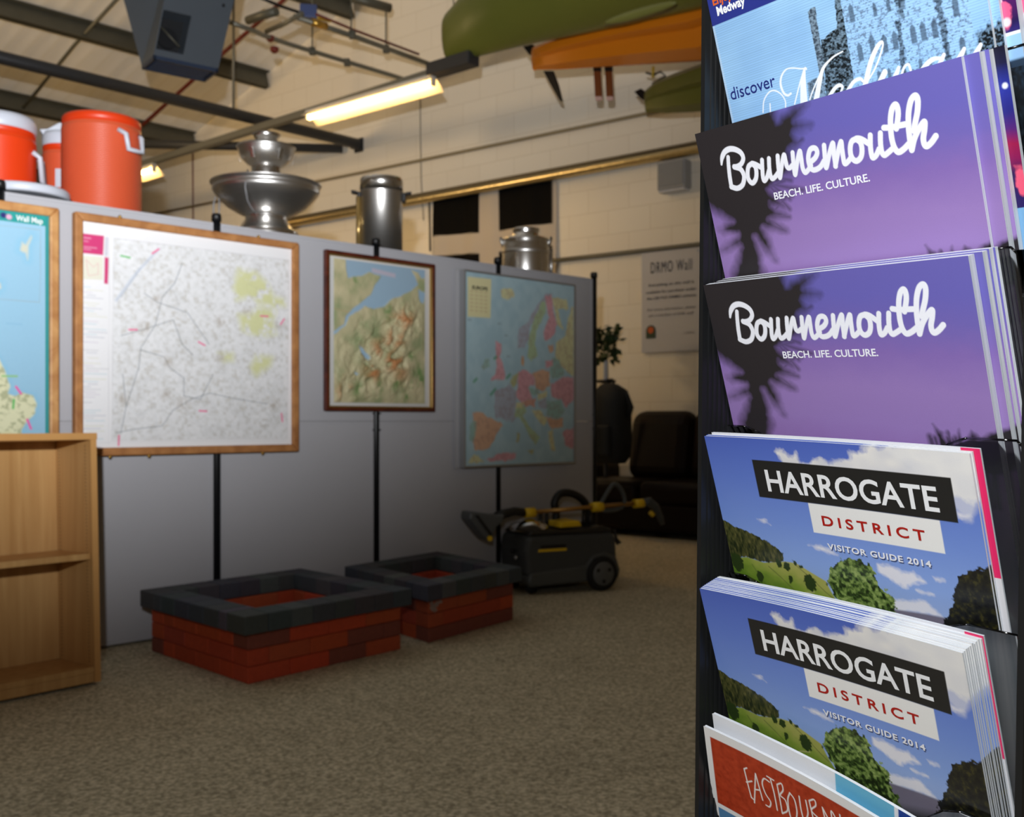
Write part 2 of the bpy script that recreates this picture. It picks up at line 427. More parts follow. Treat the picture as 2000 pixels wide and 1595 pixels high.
MPOLY = [[(0.6,34.3),(57.1,32.9)],[(84.1,48.8),(86.6,46.9),(88.7,46.8),(90.2,47.5),(89.5,65.9),(89.2,84.2),(86.2,94.1),(83.9,86.6)],[(108.2,28.3),(113.5,30.0),(110.1,48.9),(109.8,80.2),(109.5,98.7),(99.8,113.1),(85.2,109.9),(88.0,89.2),(89.8,67.6),(93.0,68.0),(97.6,65.6),(103.8,64.2)],[(73.1,91.4),(79.6,90.3),(87.7,90.7),(84.7,115.2),(70.8,112.2)],[(113.8,30.1),(110.1,48.9),(109.8,80.2),(109.5,98.7),(104.9,119.5),(191.9,120.1),(194.0,91.1),(193.5,74.1),(193.3,58.9)],[(147.4,44.1),(156.5,47.0),(152.7,72.5),(149.5,72.1),(148.0,60.4)],[(146.2,72.3),(148.7,73.0),(147.9,97.9),(146.0,109.1),(144.2,108.7)],[(173.4,68.1),(175.1,53.0),(179.6,54.5),(177.4,69.3),(178.0,104.0),(176.0,116.3),(173.7,115.8)],[(202.6,90.0),(208.2,90.0),(213.3,92.0),(213.4,125.3),(195.2,120.9),(193.7,102.9),(195.7,94.2)]]
MWIN = [[(116.3,58.3),(117.7,82.5),(127.2,80.2),(136.0,82.4),(143.5,82.5),(156.3,82.2),(163.0,82.4),(170.6,83.0),(185.6,74.8),(186.1,97.5),(142.9,61.5),(133.2,61.4),(135.7,101.0),(128.3,100.9),(164.0,102.0),(157.9,101.0),(145.6,101.2)]]
MTXT = [[(7.2,28.6),(33.1,30.0),(6.8,22.2)],[(4.9,21.3),(18.1,21.9),(5.5,15.0)],[(4.3,87.3),(46.7,87.1),(4.2,80.2)]]
MSTR = [([(57.9,95.0),(54.8,95.6),(51.8,93.0),(50.7,87.2),(52.8,82.1),(57.6,78.9),(63.3,79.3),(69.9,81.4),(73.6,82.0)],[1.2,1.4,1.6,1.2,0.7,0.7,0.8]),([(73.6,81.9),(74.2,82.6)],[1.3]),([(59.3,102.5),(65.9,91.9),(72.4,82.7)],[0.8,0.9,1.2]),([(72.7,82.7),(69.9,90.1),(67.4,102.9),(66.4,108.5)],[1.5,4,5.5,5.8]),([(72.5,102.4),(76.6,97.1),(85.8,87.1)],[0.9]),([(75.7,107.8),(78.4,102.4),(83.0,93.3),(87.9,85.5),(96.6,80.9),(104.9,79.3)],[4.6,3.6,2.6,1,0.7]),([(30.6,101.8),(33.4,94.4),(39.1,90.0),(44.5,89.9),(49.5,93.6),(51.9,98.6),(51.0,103.4)],[0.8]),([(38.3,97.5),(36.8,104.8)],[0.8]),([(86.0,106.3),(93.5,100.3),(97.8,99.0),(100.0,100.6),(98.1,103.3)],[2.5,2,1.2]),([(102.7,104.6),(108.9,99.6),(114.1,98.8),(116.1,100.8)],[2.5,2,1.6]),([(115.1,107.5),(123.2,92.2),(129.9,83.8),(134.1,81.3),(134.6,83.3),(131.5,88.7),(126.0,95.7),(119.9,101.1)],[3.4,3,2.4,1,1,1,1]),([(126.5,106.1),(132.7,99.4)],[3.4]),([(137.2,107.0),(142.8,99.1)],[3.4,3,2]),([(143.3,104.6),(146.6,99.8),(149.7,98.9),(150.6,102.5)],[1.4]),([(156.3,106.1),(162.2,101.6),(166.8,100.1),(171.0,100.6)],[3,2.6,1.6]),([(168.0,106.8),(173.7,99.4)],[3.4,2]),([(180.7,106.8),(186.8,99.5)],[4.2,2]),([(190.6,107.3),(197.0,99.9)],[4.2,2]),([(199.9,106.1),(202.5,104.2)],[0.6])]
EAST = [[(34.0,22.9),(35.4,30.6),(36.8,38.4),(38.3,45.4)],[(34.0,22.9),(36.6,20.7)],[(35.0,33.7),(40.1,30.1)],[(38.0,44.8),(40.1,45.8)],[(40.7,48.3),(44.1,21.5)],[(44.1,21.5),(48.6,41.5)],[(42.1,36.0),(46.9,34.0)],[(56.1,21.8),(51.6,21.5),(49.5,26.9),(51.7,34.1),(55.7,38.8),(54.4,43.8),(51.3,44.2)],[(54.3,18.0),(60.1,18.2)],[(57.2,18.4),(59.6,29.5),(61.2,42.6)],[(62.8,20.1),(64.4,32.3),(65.5,42.8)],[(62.8,20.1),(66.7,17.2),(67.7,22.1),(64.9,27.8),(69.1,29.6),(70.4,37.1),(65.5,42.8)],[(73.5,20.8),(71.3,28.2),(72.3,40.1),(75.4,45.2),(78.5,35.0),(77.3,24.7),(73.5,20.8)],[(81.4,19.0),(82.4,29.9),(84.6,36.8),(88.0,29.3),(86.9,19.1)],[(89.8,17.5),(93.0,34.4)],[(89.8,17.5),(94.1,14.2),(95.1,18.3),(91.2,24.7),(99.0,28.1)],[(103.0,28.3),(100.6,16.4)],[(100.6,16.4),(107.1,25.8)],[(108.5,24.9),(108.0,14.7),(115.1,23.5),(114.6,13.4)]]
OSP = [[(0.004,0.057),(0.095,0.056),(0.091,0.143),(0.004,0.144)],[(0.097,0.15),(0.114,0.151),(0.111,0.269),(0.095,0.268)],[(0.004,0.154),(0.091,0.151),(0.089,0.253),(0.004,0.258)],[(0.127,0.052),(1.002,0.051),(0.962,0.992),(0.12,0.985)],[(0.714,0.133),(0.807,0.14),(0.865,0.187),(0.903,0.254),(0.962,0.258),(0.962,0.293),(0.903,0.307),(0.807,0.289),(0.77,0.266),(0.705,0.289),(0.687,0.222)],[(0.714,0.357),(0.789,0.343),(0.807,0.306),(0.913,0.324),(0.894,0.379),(0.913,0.44),(0.826,0.463),(0.733,0.434)],[(0.807,0.551),(0.894,0.556),(0.884,0.601),(0.807,0.656),(0.77,0.623)],[(0.615,0.552),(0.687,0.549),(0.687,0.583),(0.642,0.589)]]
OSROAD = [[(0.146,0.338),(0.236,0.202),(0.333,0.085)],[(0.166,0.32),(0.252,0.184)],[(0.441,0.138),(0.407,0.233),(0.349,0.304),(0.317,0.437),(0.252,0.546),(0.244,0.634),(0.189,0.812),(0.166,0.931)],[(0.268,0.295),(0.325,0.33),(0.466,0.368),(0.57,0.512)],[(0.166,0.495),(0.276,0.456),(0.399,0.406),(0.441,0.519),(0.492,0.566)],[(0.252,0.554),(0.358,0.581),(0.382,0.629),(0.449,0.676),(0.449,0.759)],[(0.143,0.931),(0.22,0.915),(0.349,0.9),(0.399,0.826),(0.484,0.775),(0.57,0.744),(0.696,0.768),(0.865,0.792)],[(0.174,0.669),(0.189,0.812)],[(0.449,0.759),(0.527,0.775),(0.588,0.655)]]
OSTOWN = [[(0.268,0.448),(0.325,0.318),(0.449,0.801),(0.903,0.795),(0.624,0.398),(0.374,0.605),(0.174,0.78),(0.362,0.753),(0.624,0.569),(0.942,0.393),(0.761,0.336)]]
OSPINK = [[(0.201,0.465),(0.236,0.463)],[(0.518,0.502),(0.548,0.517)],[(0.522,0.829),(0.557,0.831)],[(0.831,0.355),(0.869,0.354)],[(0.937,0.389),(0.957,0.361)],[(0.942,0.84),(0.947,0.88)],[(0.158,0.943),(0.156,0.986)],[(0.304,0.109),(0.333,0.085)],[(0.166,0.136),(0.205,0.14)]]
EUP = [[(0.07,0.719),(0.133,0.725),(0.33,0.793),(0.276,0.833),(0.252,0.868),(0.204,0.911),(0.133,0.92),(0.087,0.916),(0.064,0.887),(0.075,0.803)],[(0.041,0.803),(0.075,0.761),(0.104,0.768),(0.07,0.888),(0.035,0.859)],[(0.252,0.614),(0.324,0.594),(0.373,0.572),(0.46,0.614),(0.447,0.651),(0.435,0.702),(0.447,0.753),(0.398,0.775),(0.348,0.761),(0.264,0.754),(0.252,0.696)],[(0.466,0.504),(0.51,0.495),(0.6,0.507),(0.612,0.567),(0.561,0.59),(0.6,0.656),(0.497,0.665),(0.447,0.629),(0.46,0.577)],[(0.6,0.507),(0.704,0.482),(0.757,0.488),(0.764,0.571),(0.704,0.602),(0.625,0.589)],[(0.561,0.59),(0.651,0.588),(0.664,0.618),(0.587,0.627)],[(0.497,0.665),(0.6,0.656),(0.638,0.641),(0.612,0.686),(0.535,0.687)],[(0.447,0.687),(0.535,0.687),(0.548,0.716),(0.504,0.739),(0.548,0.783),(0.625,0.835),(0.664,0.851),(0.632,0.895),(0.612,0.88),(0.548,0.827),(0.485,0.761),(0.435,0.746)],[(0.542,0.924),(0.612,0.917),(0.6,0.947)],[(0.264,0.351),(0.312,0.356),(0.318,0.399),(0.3,0.422),(0.33,0.478),(0.348,0.514),(0.33,0.551),(0.216,0.557),(0.264,0.516),(0.276,0.473),(0.264,0.409)],[(0.157,0.455),(0.204,0.439),(0.216,0.482),(0.157,0.505),(0.139,0.491)],[(0.312,0.067),(0.41,0.06),(0.429,0.095),(0.348,0.13),(0.312,0.11)],[(0.46,0.313),(0.472,0.275),(0.548,0.234),(0.625,0.148),(0.717,0.067),(0.784,0.054),(0.777,0.077),(0.678,0.115),(0.6,0.232),(0.561,0.263),(0.561,0.323),(0.523,0.369),(0.46,0.379)],[(0.6,0.232),(0.678,0.115),(0.717,0.104),(0.73,0.164),(0.651,0.244),(0.625,0.32),(0.638,0.409),(0.587,0.441),(0.555,0.427),(0.561,0.323)],[(0.717,0.089),(0.784,0.062),(0.797,0.16),(0.837,0.234),(0.784,0.312),(0.717,0.323),(0.704,0.263),(0.757,0.2)],[(0.784,0.077),(0.933,0.082),(0.947,0.135),(0.837,0.142),(0.906,0.261),(0.837,0.234)],[(0.975,0.125),(1.003,0.116),(1.003,0.52),(0.892,0.461),(0.81,0.41),(0.824,0.333),(0.919,0.291),(0.933,0.213)],[(0.497,0.414),(0.523,0.421),(0.516,0.473),(0.491,0.459)],[(0.784,0.419),(0.851,0.416),(0.906,0.484),(0.892,0.522),(0.784,0.533),(0.757,0.488)],[(0.717,0.436),(0.784,0.426),(0.79,0.464),(0.73,0.474)],[(0.744,0.352),(0.797,0.342),(0.797,0.38),(0.75,0.382)],[(0.77,0.563),(0.933,0.514),(1.003,0.52),(1.003,0.652),(0.919,0.691),(0.878,0.646),(0.784,0.631)],[(0.73,0.662),(0.865,0.646),(0.906,0.707),(0.851,0.753),(0.73,0.746)],[(0.651,0.663),(0.73,0.647),(0.73,0.7),(0.651,0.693)],[(0.587,0.709),(0.678,0.716),(0.73,0.768),(0.717,0.798),(0.651,0.776)],[(0.717,0.753),(0.892,0.753),(0.892,0.799),(0.784,0.814)],[(0.744,0.836),(0.797,0.821),(0.81,0.936),(0.777,0.935)],[(0.892,0.83),(1.003,0.807),(1.003,0.924),(0.919,0.907)],[(0.18,0.975),(0.276,0.941),(0.447,0.944),(0.435,0.973),(0.288,0.984)],[(0.03,0.982),(0.087,0.937),(0.169,0.981)],[(0.385,0.564),(0.422,0.519),(0.472,0.511),(0.447,0.57),(0.41,0.585)],[(0.651,0.618),(0.73,0.602),(0.73,0.64),(0.651,0.656)],[(0.453,0.834),(0.479,0.834),(0.472,0.878),(0.447,0.878)],[(0.447,0.665),(0.523,0.665),(0.51,0.694),(0.435,0.695)]]
EUBOX = [[(0.024,0.026),(0.225,0.023),(0.218,0.228),(0.024,0.232)],[(0.058,0.076),(0.186,0.066)]]
RESEA = [[(0.114,-0.026),(1.035,-0.038),(1.022,0.064),(0.957,0.061),(0.918,0.022),(0.841,0.004),(0.879,0.05),(0.918,0.114),(0.854,0.16),(0.628,0.242),(0.53,0.305),(0.41,0.329),(0.327,0.311),(0.304,0.32),(0.153,0.4),(0.119,0.457),(-0.016,0.542),(-0.016,0.511),(0.108,0.45),(0.119,0.402),(0.188,0.343),(0.292,0.281),(0.386,0.227),(0.446,0.142),(0.494,0.09),(0.362,0.061),(0.292,0.099),(0.188,0.116),(0.142,0.127),(0.131,0.073)],[(0.245,0.6),(0.292,0.614),(0.374,0.682),(0.351,0.699),(0.269,0.638)],[(0.199,0.775),(0.245,0.797),(0.222,0.806)],[(0.918,0.155),(1.009,0.174),(0.983,0.251),(0.944,0.237)]]
REPEAK = [[(0.677,0.418),(0.628,0.518),(0.458,0.655),(0.603,0.698),(0.386,0.769),(0.677,0.777),(0.752,0.381),(0.41,0.617),(0.108,0.918),(0.53,0.596)]]
REGREEN = [[(0.199,0.146),(0.918,0.754),(0.828,0.658),(0.245,0.9),(0.653,0.843),(0.854,0.88),(0.579,0.343),(0.458,0.888),(0.778,0.939),(0.957,0.828)]]
UKP = [[(0.815,0.614),(0.837,0.67),(0.854,0.733),(0.848,0.758),(0.871,0.771),(0.899,0.757),(0.94,0.769),(0.951,0.802),(0.946,0.847),(0.922,0.873),(0.899,0.905),(0.894,0.937),(0.848,0.961),(0.759,0.997),(0.6,0.994),(0.6,0.57)],[(0.899,0.124),(0.911,0.135),(0.934,0.091),(0.937,0.1),(0.922,0.134),(0.919,0.198),(0.911,0.167),(0.891,0.16)],[(0.787,0.321),(0.82,0.305),(0.82,0.324),(0.792,0.345)],[(0.815,0.936),(0.848,0.93),(0.837,0.961),(0.781,0.973)]]
UKL = [[(0.815,0.066),(0.968,0.063),(0.964,0.371),(0.815,0.372)],[(0.876,0.732),(0.894,0.761)],[(0.917,0.869),(0.931,0.908)],[(0.868,0.787),(0.865,0.822)],[(0.826,0.689),(0.879,0.688)],[(0.865,0.008),(0.993,0.011)],[(0.815,0.003),(1.002,-0.0),(1.0,0.033),(0.815,0.034)]]
# ================================================================ the setting
# ---- floor
m, nt, b = nt_mat('carpet')
tc = nt.nodes.new('ShaderNodeTexCoord')
n1 = nt.nodes.new('ShaderNodeTexNoise'); n1.inputs['Scale'].default_value = 85; n1.inputs['Detail'].default_value = 3
n2 = nt.nodes.new('ShaderNodeTexNoise'); n2.inputs['Scale'].default_value = 3.2; n2.inputs['Detail'].default_value = 4
cr = nt.nodes.new('ShaderNodeValToRGB')
cr.color_ramp.elements[0].position = 0.34; cr.color_ramp.elements[0].color = lin((150, 142, 120)) + [1]
cr.color_ramp.elements[1].position = 0.68; cr.color_ramp.elements[1].color = lin((222, 211, 184)) + [1]
e = cr.color_ramp.elements.new(0.5); e.color = lin((185, 175, 149)) + [1]
mr = nt.nodes.new('ShaderNodeMapRange'); mr.inputs[3].default_value = 0.85; mr.inputs[4].default_value = 1.12
sv = nt.nodes.new('ShaderNodeVectorMath'); sv.operation = 'SCALE'
for n in (n1, n2): nt.links.new(tc.outputs['Object'], n.inputs['Vector'])
nt.links.new(n1.outputs[0], cr.inputs[0]); nt.links.new(n2.outputs[0], mr.inputs[0])
nt.links.new(cr.outputs[0], sv.inputs[0]); nt.links.new(mr.outputs[0], sv.inputs['Scale'])
nt.links.new(sv.outputs[0], b.inputs['Base Color']); b.inputs['Roughness'].default_value = 0.95; b.inputs['Specular IOR Level'].default_value = 0.1
bp = nt.nodes.new('ShaderNodeBump'); bp.inputs['Strength'].default_value = 0.5; bp.inputs['Distance'].default_value = 0.006
nt.links.new(n1.outputs[0], bp.inputs['Height']); nt.links.new(bp.outputs[0], b.inputs['Normal'])
M_CARPET = m
struct(MB().box((-14, -6, -0.1), (24, 0, 0), (0, 26, 0), (0, 0, 0.1)).build('floor', M_CARPET))

# ---- gable wall of painted blockwork
WN = Vector((0.617, 0.787, 0)).normalized()       # pointing away from the camera
WD = Vector((WN.y, -WN.x, 0))                     # along the wall, to the right
W0 = Vector((-4.23, 13.64, 0))
RS = 0.322                                        # roof pitch
def roofz(s): return 4.77 + RS*s
def wall_pt(px, py, off=0.0): return hit(px, py, W0 - WN*off, WN)
m, nt, b = nt_mat('painted_block')
uvn = nt.nodes.new('ShaderNodeTexCoord'); mp = nt.nodes.new('ShaderNodeMapping')
nt.links.new(uvn.outputs['UV'], mp.inputs[0])
br = nt.nodes.new('ShaderNodeTexBrick'); br.inputs['Scale'].default_value = 1.0
br.inputs['Brick Width'].default_value = 0.45; br.inputs['Row Height'].default_value = 0.225
br.inputs['Mortar Size'].default_value = 0.004; br.inputs['Mortar Smooth'].default_value = 0.3
br.inputs['Color1'].default_value = lin((244, 237, 223)) + [1]; br.inputs['Color2'].default_value = lin((242, 234, 219)) + [1]
br.inputs['Mortar'].default_value = lin((228, 219, 202)) + [1]
nt.links.new(mp.outputs[0], br.inputs['Vector'])
no = nt.nodes.new('ShaderNodeTexNoise'); no.inputs['Scale'].default_value = 90
nt.links.new(mp.outputs[0], no.inputs['Vector'])
nt.links.new(br.outputs[0], b.inputs['Base Color']); b.inputs['Roughness'].default_value = 0.7
bp = nt.nodes.new('ShaderNodeBump'); bp.inputs['Strength'].default_value = 0.25; bp.inputs['Distance'].default_value = 0.004
nt.links.new(no.outputs[0], bp.inputs['Height'])
bp2 = nt.nodes.new('ShaderNodeBump'); bp2.inputs['Strength'].default_value = 0.2; bp2.inputs['Distance'].default_value = -0.004
nt.links.new(br.outputs[1], bp2.inputs['Height']); nt.links.new(bp.outputs[0], bp2.inputs['Normal'])
nt.links.new(bp2.outputs[0], b.inputs['Normal'])
M_WALL = m
S0, S1 = -7.0, 13.0
wall = MB().prism([W0+WD*S0, W0+WD*S1, W0+WD*S1+Vector((0,0,roofz(S1)+.02)), W0+WD*S0+Vector((0,0,roofz(S0)+.02))], WN*0.2).build('wall_back', M_WALL)
uvl = wall.data.uv_layers.new(name='UVMap')
for lp in wall.data.loops:
    p = wall.data.vertices[lp.vertex_index].co + ORG['wall_back']
    uvl.data[lp.index].uv = ((p-W0).dot(WD), p.z)
struct(wall)

# ---- roof lining: white ribbed sheet on a slope, purlins run from the gable wall towards the camera
BD = Vector((0.70, 0.714, 0)).normalized()
def roof_p(s, r, dz=0.0): return W0 + WD*s - BD*r + Vector((0, 0, roofz(s)+dz))
RNORM = (WD + Vector((0,0,RS))).cross(BD).normalized()
if RNORM.z < 0: RNORM = -RNORM
def roof_hit(px, py, off): return hit(px, py, roof_p(0, 0, -off), RNORM)
m, nt, b = nt_mat('ribbed_sheet')
uvn = nt.nodes.new('ShaderNodeTexCoord')
wv = nt.nodes.new('ShaderNodeTexWave'); wv.wave_type = 'BANDS'; wv.bands_direction = 'X'; wv.inputs['Scale'].default_value = 1.6; wv.inputs['Distortion'].default_value = 0
nt.links.new(uvn.outputs['UV'], wv.inputs['Vector'])
cr = nt.nodes.new('ShaderNodeValToRGB')
cr.color_ramp.elements[0].position = 0.0; cr.color_ramp.elements[0].color = lin((236, 231, 220)) + [1]
cr.color_ramp.elements[1].position = 0.2; cr.color_ramp.elements[1].color = lin((240, 236, 228)) + [1]
nt.links.new(wv.outputs[1], cr.inputs[0]); nt.links.new(cr.outputs[0], b.inputs['Base Color'])
bp = nt.nodes.new('ShaderNodeBump'); bp.inputs['Strength'].default_value = 0.6; bp.inputs['Distance'].default_value = 0.006
nt.links.new(wv.outputs[1], bp.inputs['Height']); nt.links.new(bp.outputs[0], b.inputs['Normal'])
b.inputs['Roughness'].default_value = 0.5
M_ROOF = m
R1 = 15.0
roof = MB().prism([roof_p(S0, -0.3), roof_p(S1, -0.3), roof_p(S1, R1), roof_p(S0, R1)], (0, 0, 0.12)).build('ceiling', M_ROOF)
uvl = roof.data.uv_layers.new(name='UVMap')
for lp in roof.data.loops:
    p = roof.data.vertices[lp.vertex_index].co + ORG['ceiling'] - W0
    # coordinates along BD and WD
    det = WD.x*(-BD.y) - (-BD.x)*WD.y
    s_ = (p.x*(-BD.y) - (-BD.x)*p.y)/det; r_ = (WD.x*p.y - WD.y*p.x)/det
    uvl.data[lp.index].uv = (r_, s_)
struct(roof)

M_GALV = mat('galvanised', (96, 94, 82), 0.5, 0.35, 0.15, 8)
M_DKSTEEL = mat('dark_paint_steel', (52, 53, 56), 0.5, 0.2, 0.08, 5)
M_TRUNK = mat('trunking_grey', (112, 110, 100), 0.5, 0.2, 0.08, 5)
M_RED = mat('red_oxide', (110, 30, 18), 0.55, 0, 0.1, 10)
M_BLACK = mat('black_plastic', (16, 17, 20), 0.45, 0, 0.1, 8)
M_WHITE = mat('white_plastic', (196, 201, 212), 0.4, 0, 0.03, 8)

PL = {-1.52: 'lowest roof purlin, low behind the orange coolers', 0.0: 'roof purlin ending at the gable wall left of the steel fountain',
      1.52: 'roof purlin running behind the grey unit heater', 3.04: 'roof purlin end at the very top of the gable wall'}
for s, lb in PL.items():
    zz = Vector((0, 0, 1)); a = roof_p(s, 0.02, -0.005); e = -BD*14.5; sl = (WD + Vector((0,0,RS))).normalized(); dn = -RNORM
    q = MB()
    q.box(a, e, dn*0.19, sl*0.012)
    q.box(a, e, dn*0.012, sl*0.07)
    q.box(a + dn*0.178, e, dn*0.012, -sl*0.06)
    q.box(a + dn*0.165, e, dn*0.025, -sl*0.008 - sl*0.05)
    tag(q.build('roof_purlin', M_GALV), lb, 'roof beam', 'roof purlins')

# steel bracing tubes that meet at a bracket on the wall
p0 = hitz(0, 112, 4.10); p1 = hitz(699, 281, 4.10)
tag(MB().tube([p0 + (p0-p1).normalized()*2.5, p1], 0.058, 16).build('bracing_tube', M_DKSTEEL), 'long dark steel tube crossing the ceiling from top left to the wall bracket', 'steel beam')
q0 = hitz(268, 281, 4.09); q1 = hitz(669, 290, 4.09)
tag(MB().tube([q0, q1], 0.05, 16).build('bracing_tube', M_DKSTEEL), 'shorter dark steel tube running level behind the fountain top', 'steel beam')
br_ = MB(); c = p1 + (p1-p0).normalized()*0.02
wp = wall_pt(702, 284)
br_.box(wp - WN*0.10 - WD*0.05 + Vector((0,0,-0.05)), WD*0.10, WN*0.10, (0,0,0.10))
br_.box(wp - WN*0.02 - WD*0.07 + Vector((0,0,-0.08)), WD*0.14, WN*0.02, (0,0,0.16))
tag(br_.build('tube_bracket', M_DKSTEEL, bevel=0.008), 'dark steel bracket on the wall where both bracing tubes end', 'bracket')

# red pipe and grey rod lying up the slope of the roof
tag(MB().tube([roof_hit(258, 262, 0.32), roof_hit(420, 118, 0.32), roof_hit(545, 8, 0.32), roof_hit(575, -20, 0.32)], 0.022, 10).build('sprinkler_pipe', M_RED), 'thin dark red pipe rising diagonally behind the unit heater', 'pipe')
tag(MB().tube([roof_hit(20, 242, 0.16), roof_hit(145, 88, 0.16), roof_hit(245, -20, 0.16)], 0.018, 8).build('sag_rod', M_GALV), 'thin grey rod crossing the purlins at the top left', 'rod')

# ---- lighting trunking with two battens
TZ = 3.95
t0 = hitz(262, 332, TZ); t1 = hitz(850, 150, TZ)
td = (t1-t0).normalized(); tn = Vector((0,0,1)).cross(td)
q = MB(); q.box(t0 - tn*0.035 + Vector((0,0,.001)), td*((t1-t0).length), tn*0.07, (0,0,0.07))
tr_ = q.build('lighting_trunking', M_TRUNK, bevel=0.005)
tag(tr_, 'long grey lighting trunking hanging below the roof with two battens', 'trunking')
# darker grey box section continuing to the right end
g0 = hitz(842, 147, TZ); g1 = hitz(926, 122, TZ)
gd = (g1-g0).normalized(); gn = Vector((0,0,1)).cross(gd)
q = MB(); q.box(g0 - gn*0.07 - Vector((0,0,0.02)), g1-g0, gn*0.14, (0,0,0.11))
o = q.build('end_box', M_DKSTEEL, tr_, bevel=0.01)
q = MB()
for px, ya, yb in ((456, -10, 226), (618, -30, 170)):
    pb = hit(px, yb, t0, tn); pt = Vector((pb.x, pb.y, 0)); 
    sx = ((pb - W0).x*(-BD.y) + BD.x*(pb-W0).y)/(WD.x*(-BD.y) + BD.x*WD.y)
    if px == 456:
        q = MB().tube([pb + Vector((0,0,0.05)), Vector((pb.x, pb.y, roofz(sx)-0.02))], 0.014, 8)
        q.build('hanger_rod', M_TRUNK, tr_)
M_TUBE = emit('fluorescent', (255, 206, 128), 42.0)
M_REFL = mat('reflector_white', (235, 226, 200), 0.4, 0, 0.02)
M_LHOUS = mat('batten_housing', (200, 198, 190), 0.45, 0, 0.02)
def batten(a, bb, label):
    L = (bb-a).length; d = (bb-a).normalized(); n = Vector((0,0,1)).cross(d)
    if n.dot(EYE-a) < 0: n = -n                 # towards the camera
    t = thing('batten_light', label, 'ceiling light', a + (bb-a)/2, 'fluorescent battens on the trunking')
    z = Vector((0,0,1))
    MB().box(a - n*0.03 - z*0.032, d*L, n*0.06, z*0.030).build('housing', M_LHOUS, t, bevel=0.006)
    q = MB()
    q.prism([a - n*0.03 - z*0.034, a - n*0.035 - z*0.034, a - n*0.13 - z*0.125, a - n*0.122 - z*0.127], d*L)
    q.prism([a + n*0.03 - z*0.034, a + n*0.035 - z*0.034, a + n*0.075 - z*0.066, a + n*0.070 - z*0.069][::-1], d*L)
    q.build('reflector', M_REFL, t)
    MB().tube([a + d*0.04 - z*0.072, bb - d*0.04 - z*0.072], 0.02, 16).build('lamp_tube', M_TUBE, t)
    for p in (a, bb - d*0.03): MB().box(p - n*0.026 - z*0.10, d*0.03, n*0.052, z*0.066).build('lamp_holder', M_LHOUS, t, bevel=0.003)
batten(hitz(600, 216, TZ-0.0), hitz(848, 144, TZ-0.0), 'lit fluorescent batten, the big bright one in the middle of the ceiling')
batten(hitz(180, 356, TZ-0.0), hitz(302, 318, TZ-0.0), 'lit fluorescent batten peeping out right of the orange cooler')

# ---- warm-air unit heater
hx = Vector((0.80, 0.60, 0)); hy = Vector((-0.60, 0.80, 0))
cb = at(300, 107, 7.69)   # nearest bottom corner
W_, D_, T_ = 0.50, 0.29, 0.95
t = thing('unit_heater', 'grey boxy warm-air unit heater hung under the roof at the top', 'heater', cb + hx*W_/2 + hy*D_/2)
M_HEAT = mat('heater_grey', (82, 90, 99), 0.45, 0.1, 0.05, 4)
M_HDARK = mat('heater_dark', (22, 24, 28), 0.5, 0, 0.1)
M_HBLUE = mat('heater_louvre', (46, 60, 84), 0.45, 0.1, 0.05)
z = Vector((0,0,1))
tp = 0.07
o = MB()
A = [cb, cb+hx*W_, cb+hx*W_+hy*D_, cb+hy*D_]
sh = Vector((1, 0, 0))
B_ = [A[0] + sh*0.18 + z*T_, A[1] + sh*0.22 + z*T_, A[2] + sh*0.05 + hy*.1 + z*T_, A[3] - sh*0.26 + z*T_]
# body with a square burner opening in the front face
ox0, ox1, oz0, oz1 = 0.0, 0.36, 0.10, 0.33
def fp(u, v):   # point on front face
    a_ = A[0].lerp(A[1], u); b2 = B_[0].lerp(B_[1], u); return a_.lerp(b2, v)
us = [0.02, 0.43]; vs2 = [0.05, 0.36]
o.add([A[1], A[2], B_[2], B_[1]], [(0,1,2,3)]); o.add([A[2], A[3], B_[3], B_[2]], [(0,1,2,3)]); o.add([A[3], A[0], B_[0], B_[3]], [(0,1,2,3)])
o.add(B_, [(0,1,2,3)])
F_ = [fp(0,0), fp(1,0), fp(1,1), fp(0,1), fp(us[0],vs2[0]), fp(us[1],vs2[0]), fp(us[1],vs2[1]), fp(us[0],vs2[1])]
o.add(F_, [(0,1,5,4),(1,2,6,5),(2,3,7,6),(3,0,4,7)])
In = [p + hy*0.16 for p in F_[4:]]
o.add(F_[4:]+In, [(0,1,5,4),(1,2,6,5),(2,3,7,6),(3,0,4,7)], 0); o.add(In, [(0,1,2,3)], 1)
o.add(A, [(3,2,1,0)], 0)
o.build('body', [M_HEAT, M_HDARK], t)
o = MB()
for k in range(5): o.box(cb + hx*0.04 + hy*(0.03+k*0.052) - z*0.026, hx*(W_-0.08), hy*0.024, z*0.026)
o.box(cb - z*0.03, hx*W_, hy*0.02, z*0.03); o.box(cb + hy*(D_-0.02) - z*0.03, hx*W_, hy*0.02, z*0.03)
o.box(cb - z*0.03, hx*0.02, hy*D_, z*0.03); o.box(cb + hx*(W_-0.02) - z*0.03, hx*0.02, hy*D_, z*0.03)
o.build('louvre', M_HBLUE, t)
MB().tube([fp(us[0]+.04, .27) + hy*0.1, fp(us[1]-.05, .12) + hy*0.05], 0.008, 8).build('ignition_rod', M_GALV, t)
MB().lathe([(0.08, 0), (0.08, 0.02)], fp(0.22, 0.2) + hy*0.15, 24, X=hx, Y=z, Z=-hy).build('fan', M_HDARK, t)
MB().tube([fp(0.0, .60) - hy*.002, fp(1.0, .60) - hy*.002], .004, 6).build('panel_seam', M_HDARK, t)
MB().lathe([(0.012, 0), (0.01, 0.012)], fp(0.86, 0.50), 12, X=hx, Y=z, Z=-hy).build('screw', M_HDARK, t)
o = MB()
sH = cb + hx*W_/2 + hy*D_/2
